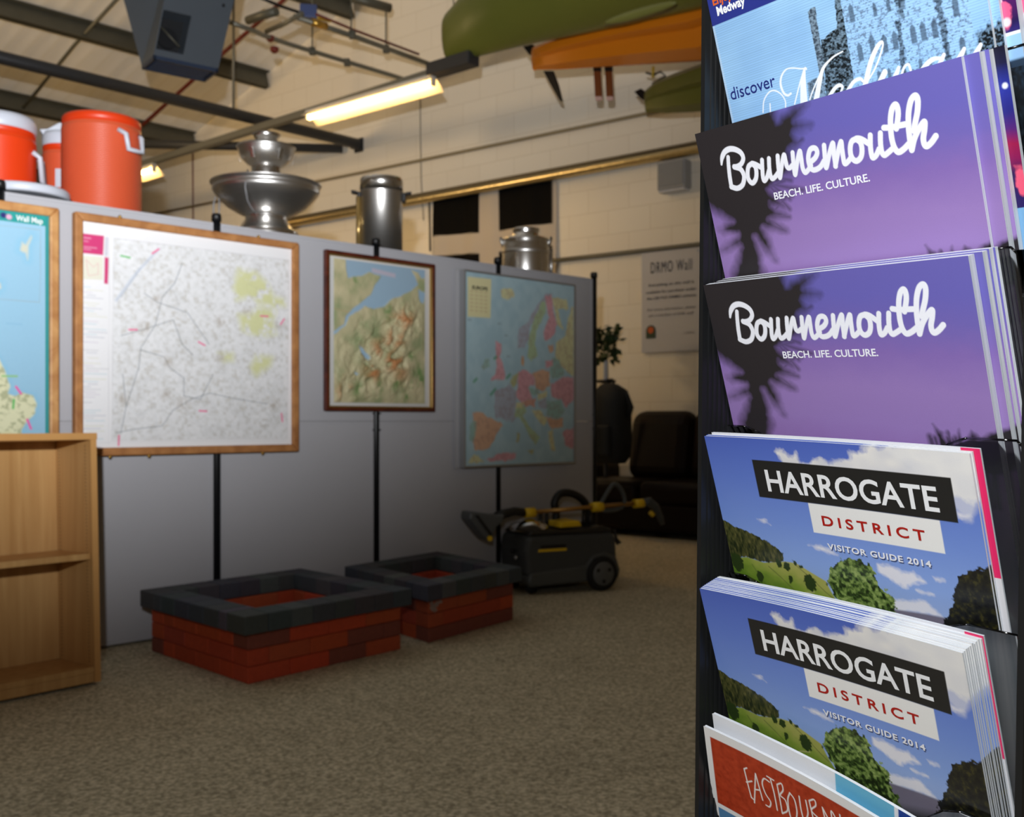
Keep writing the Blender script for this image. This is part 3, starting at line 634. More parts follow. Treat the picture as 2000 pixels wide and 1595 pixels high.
for du, dv in ((0.1, 0.1), (0.45, 0.3)):
    p = cb + hx*du + hy*dv + z*T_
    s_ = ((p-W0).x*(-BD.y) + BD.x*(p-W0).y)/(WD.x*(-BD.y) + BD.x*WD.y)
    o.tube([p - z*0.01, Vector((p.x, p.y, roofz(s_)-0.02))], 0.012, 8)
o.build('hanger_rod', M_GALV, t)

# ---- pipework high in the middle
PZ = 4.55
def pipe(pts, r, m_, name, lb, cat='pipe', zz=PZ, par=None):
    o = MB().tube([hitz(a, b_, zz) for a, b_ in pts], r, 10)
    o = o.build(name, m_, par)
    return tag(o, lb, cat) if par is None else o
M_PIPE = mat('galv_conduit', (118, 116, 104), 0.4, 0.4, 0.1, 8)
c1 = pipe([(574, 32), (700, 74), (846, 128)], 0.024, M_PIPE, 'gas_pipe', 'upper grey conduit sloping down to the trunking end', 'pipe')
c2 = pipe([(446, 42), (500, 62), (512, 68), (570, 88), (765, 147), (800, 158)], 0.022, M_PIPE, 'gas_pipe', 'lower grey conduit running to the middle of the trunking', 'pipe')
def clip_(x, y, par):
    p = hitz(x, y, PZ); MB().box(p - Vector((.03,.03,.035)), (.06,0,0), (0,.06,0), (0,0,.07)).build('pipe_clip', M_GALV, par, bevel=.005)
for x, y in ((688, 68), (754, 96)): clip_(x, y, c1)
for x, y in ((610, 100), (678, 122)): clip_(x, y, c2)
pipe([(618, 28), (690, 58), (818, 106)], 0.012, M_RED, 'copper_pipe', 'thin reddish pipe just above the upper conduit', 'pipe', PZ+.06)
pipe([(690, -4), (762, 16)], 0.045, M_GALV, 'cable_channel', 'short grey channel end at the top above the conduits', 'channel', PZ+.5)
for (x, ya, yb, lb) in ((610, 98, -30, 'left of three thin drop rods holding the conduits'), (686, 66, -30, 'middle of three thin drop rods holding the conduits'), (754, 94, 18, 'right of three thin drop rods holding the conduits, below the grey channel')):
    p = hitz(x, ya, PZ); top = at(x, yb, p.y)
    s_ = ((p-W0).x*(-BD.y) + BD.x*(p-W0).y)/(WD.x*(-BD.y) + BD.x*WD.y)
    if yb < 0: top.z = roofz(s_)-.05
    tag(MB().tube([p, top], 0.008, 8).build('drop_rod', M_GALV), lb, 'rod', 'drop rods')
pipe([(484, 40), (512, 30), (540, 22)], 0.04, M_GALV, 'roof_bracket', 'short thick grey bar crossing the red pipe near the top', 'bracket', PZ+.1)
pipe([(520, 62), (556, 46), (590, 26)], 0.022, M_PIPE, 'gas_pipe', 'short grey pipe linking both conduits below the blue box', 'pipe')
pipe([(505, -6), (548, 12), (590, 26)], 0.014, M_BLACK, 'cable', 'black cable sagging into the small blue box', 'cable', PZ+.12)
M_BLUE = mat('blue_box', (70, 84, 130), 0.5)
p = hitz(604, 24, PZ+.12)
tag(MB().box(p - Vector((.075,.06,.06)), (.15,.03,0), (-.02,.12,0), (0,0,.12)).build('junction_box', M_BLUE, bevel=.008), 'small blue-grey junction box on the conduits at the top', 'box')
o = tag(MB().lathe([(.02,0),(.04,.02),(.04,.05),(.015,.06)], hitz(528, 75, PZ)-Vector((0,0,.03)), 16).build('red_valve', M_RED), 'upper of two small red valve handles on the pipework', 'valve')
o = tag(MB().lathe([(.02,0),(.04,.02),(.04,.05),(.015,.06)], hitz(536, 97, PZ-.1)-Vector((0,0,.03)), 16).build('red_valve', M_RED), 'lower of two small red valve handles on the pipework', 'valve')
M_BRASS = mat('brass', (190, 150, 70), 0.3, 0.8)
v_ = hitz(622, 47, PZ); tag(MB().tube([v_-Vector((.05,.05,0)), v_+Vector((.06,.06,0))], .035, 12).build('pipe_union', M_BRASS), 'brass pipe union at the start of the upper conduit', 'pipe fitting')
tag(MB().box(hitz(636, 37, PZ+.06)-Vector((.05,.05,.012)), (.1,.08,0), (-.02,.03,0), (0,0,.02)).build('valve_lever', mat('yellow_lever', (205, 170, 30), .5)), 'yellow gas valve lever beside the blue box', 'lever')

# ---- things fixed to the gable wall
def wall_run(pts, r, m_, name, lb, cat, off, more=0):
    w_ = [wall_pt(a, b_, off) for a, b_ in pts]
    if more: w_.append(w_[-1] + (w_[-1]-w_[-2]).normalized()*more)
    return tag(MB().tube(w_, r, 10).build(name, m_), lb, cat)
wall_run([(300, 418), (700, 338), (1290, 216), (1420, 188)], 0.017, mat('conduit_beige', (150, 138, 112), .5), 'conduit_run', 'thin conduit line across the wall above the foil-wrapped pipe', 'conduit', .02, 4)
M_TRAY = mat('foil_tray', (205, 186, 140), 0.28, 0.85, 0.25, 30, bump=0.9, bscale=14)
a = wall_pt(520, 452, .10); bq = wall_pt(1425, 270, .10)
a.z = bq.z = (a.z+bq.z)/2; bq = bq + WD*4
q = MB(); L_ = (bq-a)
q.tube([a + L_*(i/60.0) for i in range(61)], 0.042, 14)
t_ = q.build('insulated_pipe', M_TRAY); tag(t_, 'shiny foil-wrapped pipe crossing the wall above the black and white flag', 'pipe')
M_STRIP = mat('tray_dark', (96, 88, 72), .5, .3)
MB().box(a + Vector((0,0,.045)) - WN*.02, L_, WN*.10, (0,0,.025)).build('support_channel', M_STRIP, t_)
wall_run([(1079, 509), (1180, 498), (1420, 471)], 0.022, M_TRUNK, 'conduit_run', 'grey conduit on the wall just above the notice board', 'conduit', .03, 4)
wall_run([(376, 285), (377, 430)], 0.008, M_RED, 'conduit_run', 'thin dark red vertical line on the wall left of the fountain', 'conduit', .01)
wall_run([(820, 180), (822, 352), (827, 430)], 0.005, mat('cord', (150, 140, 120), .6), 'hanging_cable', 'thin vertical cable on the wall right of the steel urn', 'cable', .01)
wall_run([(838, 386), (840, 490)], 0.01, M_STRIP, 'conduit_run', 'short vertical conduit on the wall left of the flag', 'conduit', .01)
# speaker / heater box
p = wall_pt(1324, 348, 0); t = thing('speaker_box', 'small pale grey box speaker high on the wall above the notice', 'speaker', p)
M_SPK = mat('speaker_grey', (158, 160, 164), .5)
MB().box(p - WD*.14 - Vector((0,0,.115)) - WN*.13, WD*.28, WN*.13, (0,0,.25)).build('case', M_SPK, t, bevel=.012)
MB().box(p - WD*.125 - Vector((0,0,.09)) - WN*.137, WD*.25, WN*.01, (0,0,.21)).build('grille', mat('grille', (140, 143, 148), .6, bump=.5, bscale=300), t, bevel=.004)
MB().box(p - WD*.13 - Vector((0,0,.135)) - WN*.12, WD*.26, WN*.10, (0,0,.02)).build('trim_strip', M_WHITE, t, bevel=.004)
# flag of black cloth with a white cross
f0 = wall_pt(846, 376, .03); f1 = wall_pt(1087, 342, .03)
zt = f0.z + .0; Wf = (f1-f0).dot(WD); Hf = 1.06
nx, ny = 120, 80
U, Vv = np.meshgrid(np.linspace(0, 1, nx), np.linspace(0, 1, ny))
C = flat(U, (13, 12, 12))
wav = 0.012*np.sin(U*17+Vv*3) + 0.006*np.sin(U*41)
crs = np.maximum(np.clip((.075-np.abs(U-.475))/.006+.5, 0, 1), np.clip((.10-np.abs(Vv-.545+.01*np.sin(U*9)))/.008+.5, 0, 1))
crs = np.maximum(crs, np.clip((U-.965)/.006, 0, 1))
C = over(C, crs, (196, 188, 178))
P = np.zeros(U.shape+(3,))
base = np.array(f0); w_ = np.array(WD); n_ = np.array(WN)
sag = 0.03*np.sin(np.pi*np.clip(U, 0, .5)*2)*(1-Vv)
topz = zt + (f1.z-f0.z)*U
for k in range(3):
    P[..., k] = base[k] + w_[k]*U*Wf - n_[k]*(wav)
P[..., 2] = topz - Vv*Hf - sag*.6
fo = gridmesh('hanging_flag', P, C, printed('flag_cloth', .8, 0, .1, .05, 300))
fo.modifiers.new('sol', 'SOLIDIFY').thickness = 0.004
tag(fo, 'black flag with a white cross hanging below the foil-wrapped pipe', 'flag')
# notice board
t_l = wall_pt(1253, 493, .03)
def wz(px, py, o_=.03): return wall_pt(px, py, o_)
u1 = (wz(1385, 480) - t_l).dot(WD); zb = wz(1256, 689).z; zt = t_l.z
M_BOARD = mat('notice_grey', (196, 196, 202), .45, 0, .02)
M_INK = mat('notice_ink', (40, 40, 44), .6)
M_INK2 = mat('notice_ink_light', (82, 80, 86), .6)
t = thing('notice_board', 'pale grey notice board on the wall headed DRMO Wall', 'sign', t_l - Vector((0,0,zt-zb)))
MB().box(Vector((t_l.x, t_l.y, zb)), WD*u1, WN*.012, (0,0,zt-zb)).build('board', M_BOARD, t, bevel=.002)
def wtext(s, pxl, pxr, pyb, cap, m_, bold=0.0, name='lettering', slant=0, space=1.0):
    a_ = wz(pxl, pyb, .034); b2 = wz(pxr, pyb, .034)
    v, f = text_in(s, 0, (b2-a_).dot(WD), 0, cap, bold, space, slant)
    q_ = MB().add([a_ + WD*x - Vector((0,0,y)) for x, y in v], [list(x) for x in f])
    q_.build(name, m_, t)
wtext('DRMO Wall', 1271, 1351, 534, .098, M_INK, .0, space=1.2)
wtext('Everything on this wall is', 1267, 1355, 560, .024, M_INK, .012)
wtext('available for purchase under', 1262, 1360, 574, .024, M_INK, .012)
wtext('the USI FGS DRMO scheme', 1263, 1359, 586, .024, M_INK, .012)
wtext('For more information, please', 1264, 1358, 608, .023, M_INK2, 0, slant=.2)
wtext('ask a member of DSR staff', 1266, 1354, 619, .023, M_INK2, 0, slant=.2)
wtext('+ DRMO', 1335, 1356, 652, .018, M_INK2, 0)
lc = wz(1271, 650, .034)
q = MB(); q.lathe([(1e-5, 0), (.05, 0)], lc + Vector((0,0,.02)), 20, X=WD, Y=(0,0,1), Z=-WN, cap=False)
q.box(lc - WD*.05 - Vector((0,0,.05)), WD*.1, -WN*.001, (0,0,.07))
q.build('emblem', mat('emblem_dark', (48, 66, 46), .6), t)
MB().lathe([(1e-5, 0), (.03, 0)], lc - WN*.002 + Vector((0,0,.025)), 20, X=WD, Y=(0,0,1), Z=-WN, cap=False).build('emblem_sun', mat('emblem_orange', (205, 90, 30), .6), t)
q = MB().lathe([(1e-5, 0), (.012, 0), (.012, .004)], wz(1365, 489, .036), 12, X=WD, Y=(0,0,1), Z=-WN, cap=False)
q.build('fixing_screw', M_WHITE, t)
# ================================================================ display screen with the maps
Z = Vector((0, 0, 1))
PA = Vector((-1.70, 4.26, 0)); PT = Vector((0.712, 0.702, 0)).normalized(); PN = Vector((0.702, -0.712, 0)).normalized()
def pp(s, off=0.0, z=0.0): return PA + PT*s + PN*off + Z*z
M_FELT = mat('grey_felt', (176, 176, 181), .9, 0, .04, 3, bump=.25, bscale=500, spec=.2)
M_POST = mat('black_post', (15, 17, 21), .4, .1, .1, 5)
SS = [-1.32, -0.402, 0.522, 1.418, 2.286, 3.128]
where = ['behind the blue map at the far left', 'behind the wooden-framed road map', 'between the road map and the relief map', 'between the relief map and the Europe map', 'at the right end of the screen, behind the Europe map']
for i in range(5):
    for k, (za, zb2) in enumerate(((0.012, 0.9485), (0.950, 1.845))):
        a, b2 = SS[i]+.019, SS[i+1]-.019
        lb = ('upper' if k else 'lower') + ' grey felt display panel ' + where[i]
        t = thing('display_panel', lb, 'display board', pp((a+b2)/2, -.02, za), 'grey felt display panels')
        MB().box(pp(a+.008, -.012, za+.008), PT*(b2-a-.016), -PN*.016, Z*(zb2-za-.016)).build('felt_board', M_FELT, t)
        q = MB()
        q.box(pp(a, -.008, za), PT*(b2-a), -PN*.024, Z*.012); q.box(pp(a, -.008, zb2-.012), PT*(b2-a), -PN*.024, Z*.012)
        q.box(pp(a, -.008, za+.012), PT*.012, -PN*.024, Z*(zb2-za-.024)); q.box(pp(b2-.012, -.008, za+.012), PT*.012, -PN*.024, Z*(zb2-za-.024))
        q.build('edge_trim', M_FELT, t)
wp_ = ['at the far left edge of the picture', 'behind the wooden-framed road map', 'behind the relief map', 'behind the Europe map', 'at the free right end of the screen']
for i, s in enumerate(SS[1:]):
    t = thing('screen_post', 'slim black post of the display screen ' + wp_[i], 'post', pp(s, 0, 0), 'black screen posts')
    MB().lathe([(.018, 0), (.018, 1.86), ], pp(s, -.014, 0), 20).build('tube', M_POST, t)
    MB().lathe([(.022, 1.855), (.022, 1.88), (.018, 1.888), (.006, 1.89)], pp(s, -.014, 0), 20).build('cap', M_BLACK, t)
    q = MB()
    for zz in (.90, .985): q.box(pp(s-.026, -.012, zz), PT*.052, PN*.010, Z*.008)
    q.build('clip', M_POST, t, bevel=.003)

def frame_map(name, label, cat, s0, s1, z0, z1, off, fw, fd, fm, inner=None, bevel=.006):
    """a mitred frame with depth fd, front at off; returns root"""
    t = thing(name, label, cat, pp((s0+s1)/2, off-fd, z0))
    q = MB()
    O = [(s0,z0),(s1,z0),(s1,z1),(s0,z1)]; I = [(s0+fw,z0+fw),(s1-fw,z0+fw),(s1-fw,z1-fw),(s0+fw,z1-fw)]
    for i in range(4):
        j = (i+1) % 4
        A = [pp(O[i][0],off-fd,O[i][1]), pp(O[j][0],off-fd,O[j][1]), pp(I[j][0],off-fd,I[j][1]), pp(I[i][0],off-fd,I[i][1])]
        q.prism(A, PN*fd)
    q.build('frame', fm, t, bevel=bevel)
    return t
def map_sheet(t, name, s0, s1, z0, z1, off, C, m_, disp=None):
    ny, nx = C.shape[:2]
    U, V = np.meshgrid(np.linspace(0, 1, nx), np.linspace(0, 1, ny))
    P = np.zeros((ny, nx, 3)); b0 = np.array(pp(s0, off, z1)); T_ = np.array(PT); n_ = np.array(PN)
    for k in range(3):
        P[..., k] = b0[k] + T_[k]*U*(s1-s0) + (n_[k]*disp if disp is not None else 0)
    P[..., 2] = z1 - V*(z1-z0)
    return gridmesh(name, P, C, m_, t)
M_MAP = printed('map_print', .55, 0, .3, .03, 120)
M_PINE = wood('pine_frame', (150, 96, 50), (186, 130, 76), .65, (8, 8, 8), 2.0, .0)
M_OAK = wood('oak_frame', (168, 112, 60), (206, 156, 98), .5, (8, 8, 8), 2.0, .1)
M_MAHOG = wood('mahogany_frame', (64, 24, 14), (100, 42, 24), .3, (8, 8, 8), 2.0, .3)
M_GOLD = mat('gilt_slip', (214, 180, 110), .25, .9, .05)
M_ALU = mat('aluminium_frame', (176, 178, 180), .35, .7, .04)
M_BACK = mat('map_backing', (70, 60, 50), .8)

# --- OS style road map in a pine frame
s0, s1, z0, z1 = -0.133, 0.922, 0.806, 1.798
t = frame_map('framed_road_map', 'large pale road map in a wide pine frame, between blue map and relief map', 'framed map', s0, s1, z0, z1, .045, .034, .04, M_PINE)
N = 300
U, V = np.meshgrid(np.linspace(0, 1, N), np.linspace(0, 1, N))
C = flat(U, (236, 236, 238))
ma = pmask(U, V, [(.135,.06),(.985,.06),(.972,.965),(.128,.965)], .003)
base = ramp(fbm(U*70, V*70, 3, 3), [(.2, (208, 206, 202)), (.42, (224, 225, 226)), (.6, (231, 232, 234)), (1, (238, 238, 240))])
base = base*(1 - .05*((fbm(U*16+9, V*16, 3, 8) > .56)*np.clip((V*.6+.5), 0, 1))[..., None])
C = C*(1-ma[..., None]) + base*ma[..., None]
for i, P_ in enumerate(OSP[4:]):
    mk = pmask(U, V, P_, .02)*np.clip((fbm(U*30, V*30, 3, 21)-.22)*5, 0, 1)*ma
    C = over(C, mk*.9, (214, 216, 158))
rs = np.random.RandomState(5)
for k in range(46):      # thin minor roads
    x, y = .13+.84*rs.rand(), .06+.9*rs.rand(); L = [(x, y)]
    a = rs.rand()*6.28
    for j in range(6):
        a += rs.normal()*.5; x += .028*math.cos(a); y += .028*math.sin(a); L.append((x, y))
    C = over(C, lmask(U, V, L, .0004, .0018)*.35*ma, (150, 140, 128) if k % 3 else (160, 178, 196))
for i, L in enumerate(OSROAD): C = over(C, lmask(U, V, L, .0012, .002)*.9*ma, (100, 112, 122))
C = over(C, lmask(U, V, OSROAD[0], .0075, .003)*.6*ma, (206, 214, 228))
for i, c in enumerate(OSTOWN[0]):
    C = over(C, np.clip(cmask(U, V, c, .018+.006*(i in (2, 3)), .02)*(fbm(U*60, V*60, 2, i)*2-.3), 0, 1)*.6*ma, (164, 152, 136))
for i, L in enumerate(OSPINK): C = over(C, lmask(U, V, L, .0035, .002), (240, 96, 150) if i != 8 else (80, 190, 90))
C = over(C, pmask(U, V, OSP[0], .002), (206, 62, 118)); C = over(C, pmask(U, V, OSP[1], .002), (206, 62, 118))
C = over(C, pmask(U, V, [(.1,.06),(.113,.06),(.111,.145),(.096,.145)], .002), (205, 203, 214))
C = over(C, pmask(U, V, OSP[2], .002), (226, 224, 208)); 
C = over(C, lmask(U, V, [(.02,.17),(.05,.2),(.07,.18),(.07,.23),(.03,.24),(.02,.17)], .001, .002)*.6, (220, 130, 150))
for k, (y, w, a) in enumerate([(.075,.03,.8),(.09,.02,.6),(.115,.055,.7),(.125,.03,.6)]): C = over(C, pmask(U, V, [(.01,y-.002),(.01+w,y-.002),(.01+w,y+.002),(.01,y+.002)], .002)*a*.8, (240, 200, 220))
for k in range(60):
    y = .29+k*.0115; w = .03+.07*rs.rand(); x = .008+.02*rs.rand()*(k % 2)
    col = [(150, 150, 160), (120, 130, 160), (180, 160, 190), (200, 200, 140), (110, 180, 200)][rs.randint(5)]
    if rs.rand() < .8: C = over(C, pmask(U, V, [(x,y-.0015),(x+w,y-.0015),(x+w,y+.0015),(x,y+.0015)], .0025)*.45, col)
for L in ([(.118,.06),(.112,.985)], [(.135,.06),(.985,.06),(.972,.965),(.128,.965),(.135,.06)], [(.02,.972),(.97,.972)]): C = over(C, lmask(U, V, L, .0005, .0015)*.5, (150, 150, 160))
map_sheet(t, 'map_sheet', s0+.03, s1-.03, z0+.03, z1-.03, .028, C, M_MAP)
q = MB()
for u_, zz in ((.18, z1), (.80, z1)): q.lathe([(.008, 0), (.008, .006), (.003, .012)], pp(s0+(s1-s0)*u_, .03, zz), 10)
for u_ in (.14, .3, .82): q.lathe([(.003, -.012), (.008, -.006), (.008, 0)], pp(s0+(s1-s0)*u_, .03, z0), 10)
q.build('fixing_screw', M_BRASS, t)
MB().box(pp(s0+.02, .005, z0+.02), PT*(s1-s0-.04), PN*.02, Z*(z1-z0-.04)).build('backing_board', M_BACK, t)

# --- relief map
s0, s1, z0, z1 = 1.085, 1.782, 1.0, 1.79
t = frame_map('framed_relief_map', 'moulded relief map of mountains and sea in a dark mahogany frame', 'framed map', s0, s1, z0, z1, .03, .018, .03, M_MAHOG, bevel=.004)
q = MB(); f_ = .018; g_ = .026
for (a, b2, c, d) in ((s0+f_, s1-f_, z0+f_, z0+g_), (s0+f_, s1-f_, z1-g_, z1-f_), (s0+f_, s0+g_, z0+g_, z1-g_), (s1-g_, s1-f_, z0+g_, z1-g_)):
    q.box(pp(a, .008, c), PT*(b2-a), PN*.014, Z*(d-c))
q.build('gilt_slip', M_GOLD, t)
MB().box(pp(s0+.02, .004, z0+.02), PT*(s1-s0-.04), PN*.006, Z*(z1-z0-.04)).build('mount_board', mat('mount_white', (206, 206, 204), .8, 0, .02), t)
N = 260
U, V = np.meshgrid(np.linspace(0, 1, N), np.linspace(0, 1, N))
sea = np.zeros(U.shape)
ws = U + .02*(fbm(U*14, V*14, 3, 2)-.5); wt = V + .02*(fbm(U*14+40, V*14, 3, 4)-.5)
for P_ in RESEA: sea = np.maximum(sea, pmask(ws, wt, P_, .006))
x0 = U*7 + .9*fbm(U*5, V*5, 3, 31); y0 = V*8 + .9*fbm(U*5+9, V*5, 3, 33)
rid = 1-np.abs(fbm(x0, y0+x0*.5, 5, 12)*2-1)
amp = np.zeros(U.shape)
for i, c in enumerate(REPEAK[0]): amp += np.exp(-(((U-c[0])/.13)**2+((V-c[1])/.11)**2))*.5
amp = np.clip(amp + .35*pmask(U, V, [(0.25,.42),(.9,.25),(1,.5),(.85,.7),(1,1),(0,1),(0,.62)], .1), 0.05, 1.2)*(1-sea)
hgt = np.clip((rid-.45)*2.1, 0, 1)*amp*.032*(1+0*U)
edge = np.clip(np.minimum(np.minimum(U, 1-U), np.minimum(V, 1-V))/.03, 0, 1)
hgt *= edge
C = ramp(fbm(U*9, V*9, 4, 6), [(.2, (150, 160, 118)), (.5, (186, 180, 142)), (.8, (206, 196, 158))])
pk = np.zeros(U.shape)
for i, c in enumerate(REPEAK[0]): pk = np.maximum(pk, np.exp(-(((U-c[0])/.09)**2+((V-c[1])/.07)**2))*[1,1,1,1,.8,.5,.7,.6,.6,.6][i])
C = over(C, np.clip(pk*np.clip((rid-.62)*4, 0, 1)*1.2, 0, .8), (190, 118, 62))
for c in REGREEN[0]: C = over(C, np.exp(-(((U-c[0])/.05)**2+((V-c[1])/.06)**2))*np.clip((fbm(U*22, V*22, 3, 9)-.38)*4, 0, 1)*.8, (92, 134, 70))
C = over(C, lmask(U, V, [(0,.35),(.2,.37),(.3,.33)], .002, .004)*.6, (190, 150, 110))
sc_ = ramp(V, [(0, (150, 176, 196)), (.4, (156, 186, 208))])
C = C*(1-sea[..., None]) + sc_*sea[..., None]
C = over(C, pmask(U, V, [(.40,.035),(.66,.055),(.66,.085),(.40,.065)], .006)*.5, (216, 186, 196))
map_sheet(t, 'relief_sheet', s0+.055, s1-.06, z0+.042, z1-.036, .013, C, M_MAP, hgt)

# --- Europe wall map in an aluminium frame
s0, s1, z0, z1 = 1.972, 2.884, 0.692, 1.783
t = frame_map('framed_europe_map', 'coloured political map of Europe in a thin aluminium frame, at the right', 'framed map', s0, s1, z0, z1, .05, .012, .045, M_ALU, bevel=.003)
MB().box(pp(s0-.03, .0, z0-.004), PT*(s1-s0+.02), PN*.006, Z*(z1-z0+.01)).build('backing_board', mat('backing_grey', (168, 168, 172), .6), t)
N = 300
U, V = np.meshgrid(np.linspace(0, 1, N), np.linspace(0, 1, N))
C = ramp(fbm(U*20, V*20, 2, 1), [(.3, (166, 196, 208)), (.7, (176, 204, 214))])
wu = U + .03*(fbm(U*26, V*26, 4, 3)-.5); wv_ = V + .03*(fbm(U*26+50, V*26, 4, 5)-.5)
OR = (226, 168, 120); PK = (226, 152, 160); GN = (176, 196, 140); GY = (172, 172, 186); YL = (222, 214, 150); TL = (150, 186, 172); OL = (186, 184, 110)
cols = [OR, TL, GY, PK, OR, TL, (220, 150, 120), GN, OL, PK, TL, YL, GY, GN, PK, YL, YL, (222, 160, 90), TL, PK, OR, PK, TL, GY, YL, OR, YL, PK, PK, YL, OL, YL, OL, YL]
for P_, c in zip(EUP, cols):
    mk = pmask(wu, wv_, P_, .004); C = over(C, mk*.78, c)
land = np.zeros(U.shape)
for P_ in EUP: land = np.maximum(land, pmask(wu, wv_, P_, .004))
C = over(C, land*np.clip((fbm(U*60, V*60, 3, 17)-.5)*3, 0, .25), (150, 110, 110))
for (a, b2) in [((.075,.565),(.1,.55)), ((.25,.44),(.27,.43)), ((.36,.54),(.39,.52)), ((.22,.63),(.26,.6))]: C = over(C, lmask(U, V, [a, b2], .006, .006)*.9, (70, 150, 96))
C = over(C, pmask(U, V, EUBOX[0], .003), (226, 220, 172))
for k in range(6):
    y = .095+k*.02
    for j in range(4): C = over(C, pmask(U, V, [(.045+j*.04,y),(.07+j*.04,y),(.07+j*.04,y+.006),(.045+j*.04,y+.006)], .003)*.5, (190, 150, 110))
for (x, y) in ((.025,.245),(.28,.25),(.34,.31),(.36,.42)): C = over(C, pmask(U, V, [(x,y),(x+.03,y),(x+.03,y+.006),(x,y+.006)], .004)*.6, (110, 120, 130))
ms = map_sheet(t, 'map_sheet', s0+.01, s1-.01, z0+.01, z1-.01, .042, C, M_MAP)
v, f = text_in('EUROPE', s0+.01+.06*(s1-s0), s0+.01+.188*(s1-s0), 0, .020, .03)
MB().add([pp(x, .0428, z1-.012-.084*(z1-z0)-y) for x, y in v], f).build('map_title', mat('map_ink', (30, 28, 28), .6), t)

# --- blue map of Britain at the left edge
s1 = -0.195; s0 = s1-1.08; z0, z1 = .80, 1.80
t = frame_map('framed_blue_map', 'blue wall map of Britain in an oak frame, cut off at the left edge', 'framed map', s0, s1, z0, z1, .045, .036, .035, M_OAK)
N = 300
U, V = np.meshgrid(np.linspace(0, 1, N), np.linspace(0, 1, N))
C = ramp(V, [(0, (150, 192, 216)), (1, (144, 188, 214))])
wu = U + .008*(fbm(U*40, V*40, 3, 3)-.5); wv_ = V + .008*(fbm(U*40+50, V*40, 3, 5)-.5)
UKP[0] = UKP[0][:13] + [(.84,.962),(.76,.975),(.6,.985),(.4,.99),(.25,.97),(.33,.93),(.30,.86),(.38,.80),(.42,.70),(.36,.6),(.40,.5),(.33,.42),(.36,.3),(.48,.22),(.58,.28),(.52,.36),(.62,.42),(.66,.5),(.74,.56)]
lnd = np.maximum(pmask(wu, wv_, UKP[0], .004), pmask(wu, wv_, UKP[3], .004))
C = over(C, np.clip(1-polysd(wu, wv_, UKP[0])/.02, 0, 1)*.25, (90, 180, 220))
C = over(C, lnd, (214, 214, 178)); C = over(C, lnd*np.clip((fbm(U*70, V*70, 3, 17)-.5)*4, 0, .7), (150, 156, 120))
C = over(C, lnd*pmask(U, V, UKP[3], .02)*.6, (196, 176, 90))
for P_ in UKP[1:3]:
    C = over(C, np.clip(1-polysd(wu, wv_, P_)/.03, 0, 1)*.3, (100, 180, 214)); C = over(C, pmask(wu, wv_, P_, .005)*.8, (214, 206, 176))
C = over(C, lmask(U, V, UKL[0], .0008, .0015)*.7, (150, 150, 140))
for i, c in ((1, (230, 80, 160)), (2, (230, 80, 160)), (3, (80, 180, 90)), (4, (140, 190, 120))): C = over(C, lmask(U, V, UKL[i], .004, .002), c)
C = over(C, lmask(U, V, [(.84,.47),(.90,.47)], .0015, .002)*.4, (90, 150, 190))
C = over(C, ((V < .045)*1.0), (40, 150, 146)); C = over(C, ((U > .985)*1.0), (40, 140, 140))
C = over(C, cmask(U, V, (.83, .022), .012, .003, .012), (40, 40, 110)); C = over(C, cmask(U, V, (.85, .026), .010, .003, .010), (230, 170, 200))
map_sheet(t, 'map_sheet', s0+.034, s1-.034, z0+.034, z1-.034, .028, C, M_MAP)
v, f = text_in('Wall Map', s0+.034+.875*(s1-s0-.068), s0+.034+.975*(s1-s0-.068), 0, .022, .02)
MB().add([pp(x, .0292, z1-.034-.035*(z1-z0)-y) for x, y in v], f).build('map_title', mat('map_white', (236, 240, 240), .6), t)
# ================================================================ things on the floor
# ---- bookcase, leaning back a little
M_BEECH = wood('beech_veneer', (176, 132, 78), (196, 154, 98), .45, (14, 14, .8), 2.0)
M_BEECH_E = mat('beech_edge', (196, 146, 86), .5, 0, .05, 20)
bc = at(197, 1336, 1900/514.0); bc.z = 0
bx = Vector((-0.653, -0.757, 0))            # along the front, to the left and nearer
byn = Vector((-0.757, 0.653, 0))            # towards its back
lean = math.radians(2.2)
bz = (Z*math.cos(lean) + byn*math.sin(lean)); by = (byn*math.cos(lean) - Z*math.sin(lean))
BH, BD2, BW, BT = .872, .28, .80, .022
off = Z*(BD2*math.sin(lean))*0.0
t = thing('bookcase', 'low beech bookcase with one shelf, empty, at the left edge', 'bookcase', bc + bx*BW/2)
bo = bc + Z*(BD2*math.sin(lean)+.001)
def bbx(name, a, b_, c, A_, B2, C_, m_=M_BEECH, bevel=.0015, par=t):
    return MB().box(bo + bx*a + by*b_ + bz*c, bx*A_, by*B2, bz*C_).build(name, m_, par, bevel=bevel)
bbx('side_panel', 0, 0, 0, BT, BD2, BH); bbx('side_panel', BW-BT, 0, 0, BT, BD2, BH)
bbx('top_panel', -.002, -.004, BH, BW+.004, BD2+.006, .024)
bbx('bottom_panel', BT, 0.002, .035, BW-2*BT, BD2-.004, .02)
bbx('back_panel', BT, BD2-.012, .055, BW-2*BT, .008, BH-.055)
bbx('plinth', BT, 0.006, 0, BW-2*BT, .018, .035)
bbx('shelf', BT+.002, .012, .44, BW-2*BT-.004, BD2-.03, .022)
q = MB()
for k in range(60):
    for b_ in (.04, BD2-.035):
        c = bo + bx*(BT+.0004) + by*b_ + bz*(.07+k*.0132)
        q.lathe([(1e-5, 0), (.0026, 0)], c, 8, X=by, Y=bz, Z=bx, cap=False)
o = q.build('shelf_pin_hole', M_BLACK, t); o['kind'] = 'stuff'
bbx('edge_band', 0, -.0015, 0, BT, .0012, BH, M_BEECH_E, 0); bbx('edge_band', 0, -.0055, BH, BW, .0012, .024, M_BEECH_E, 0)

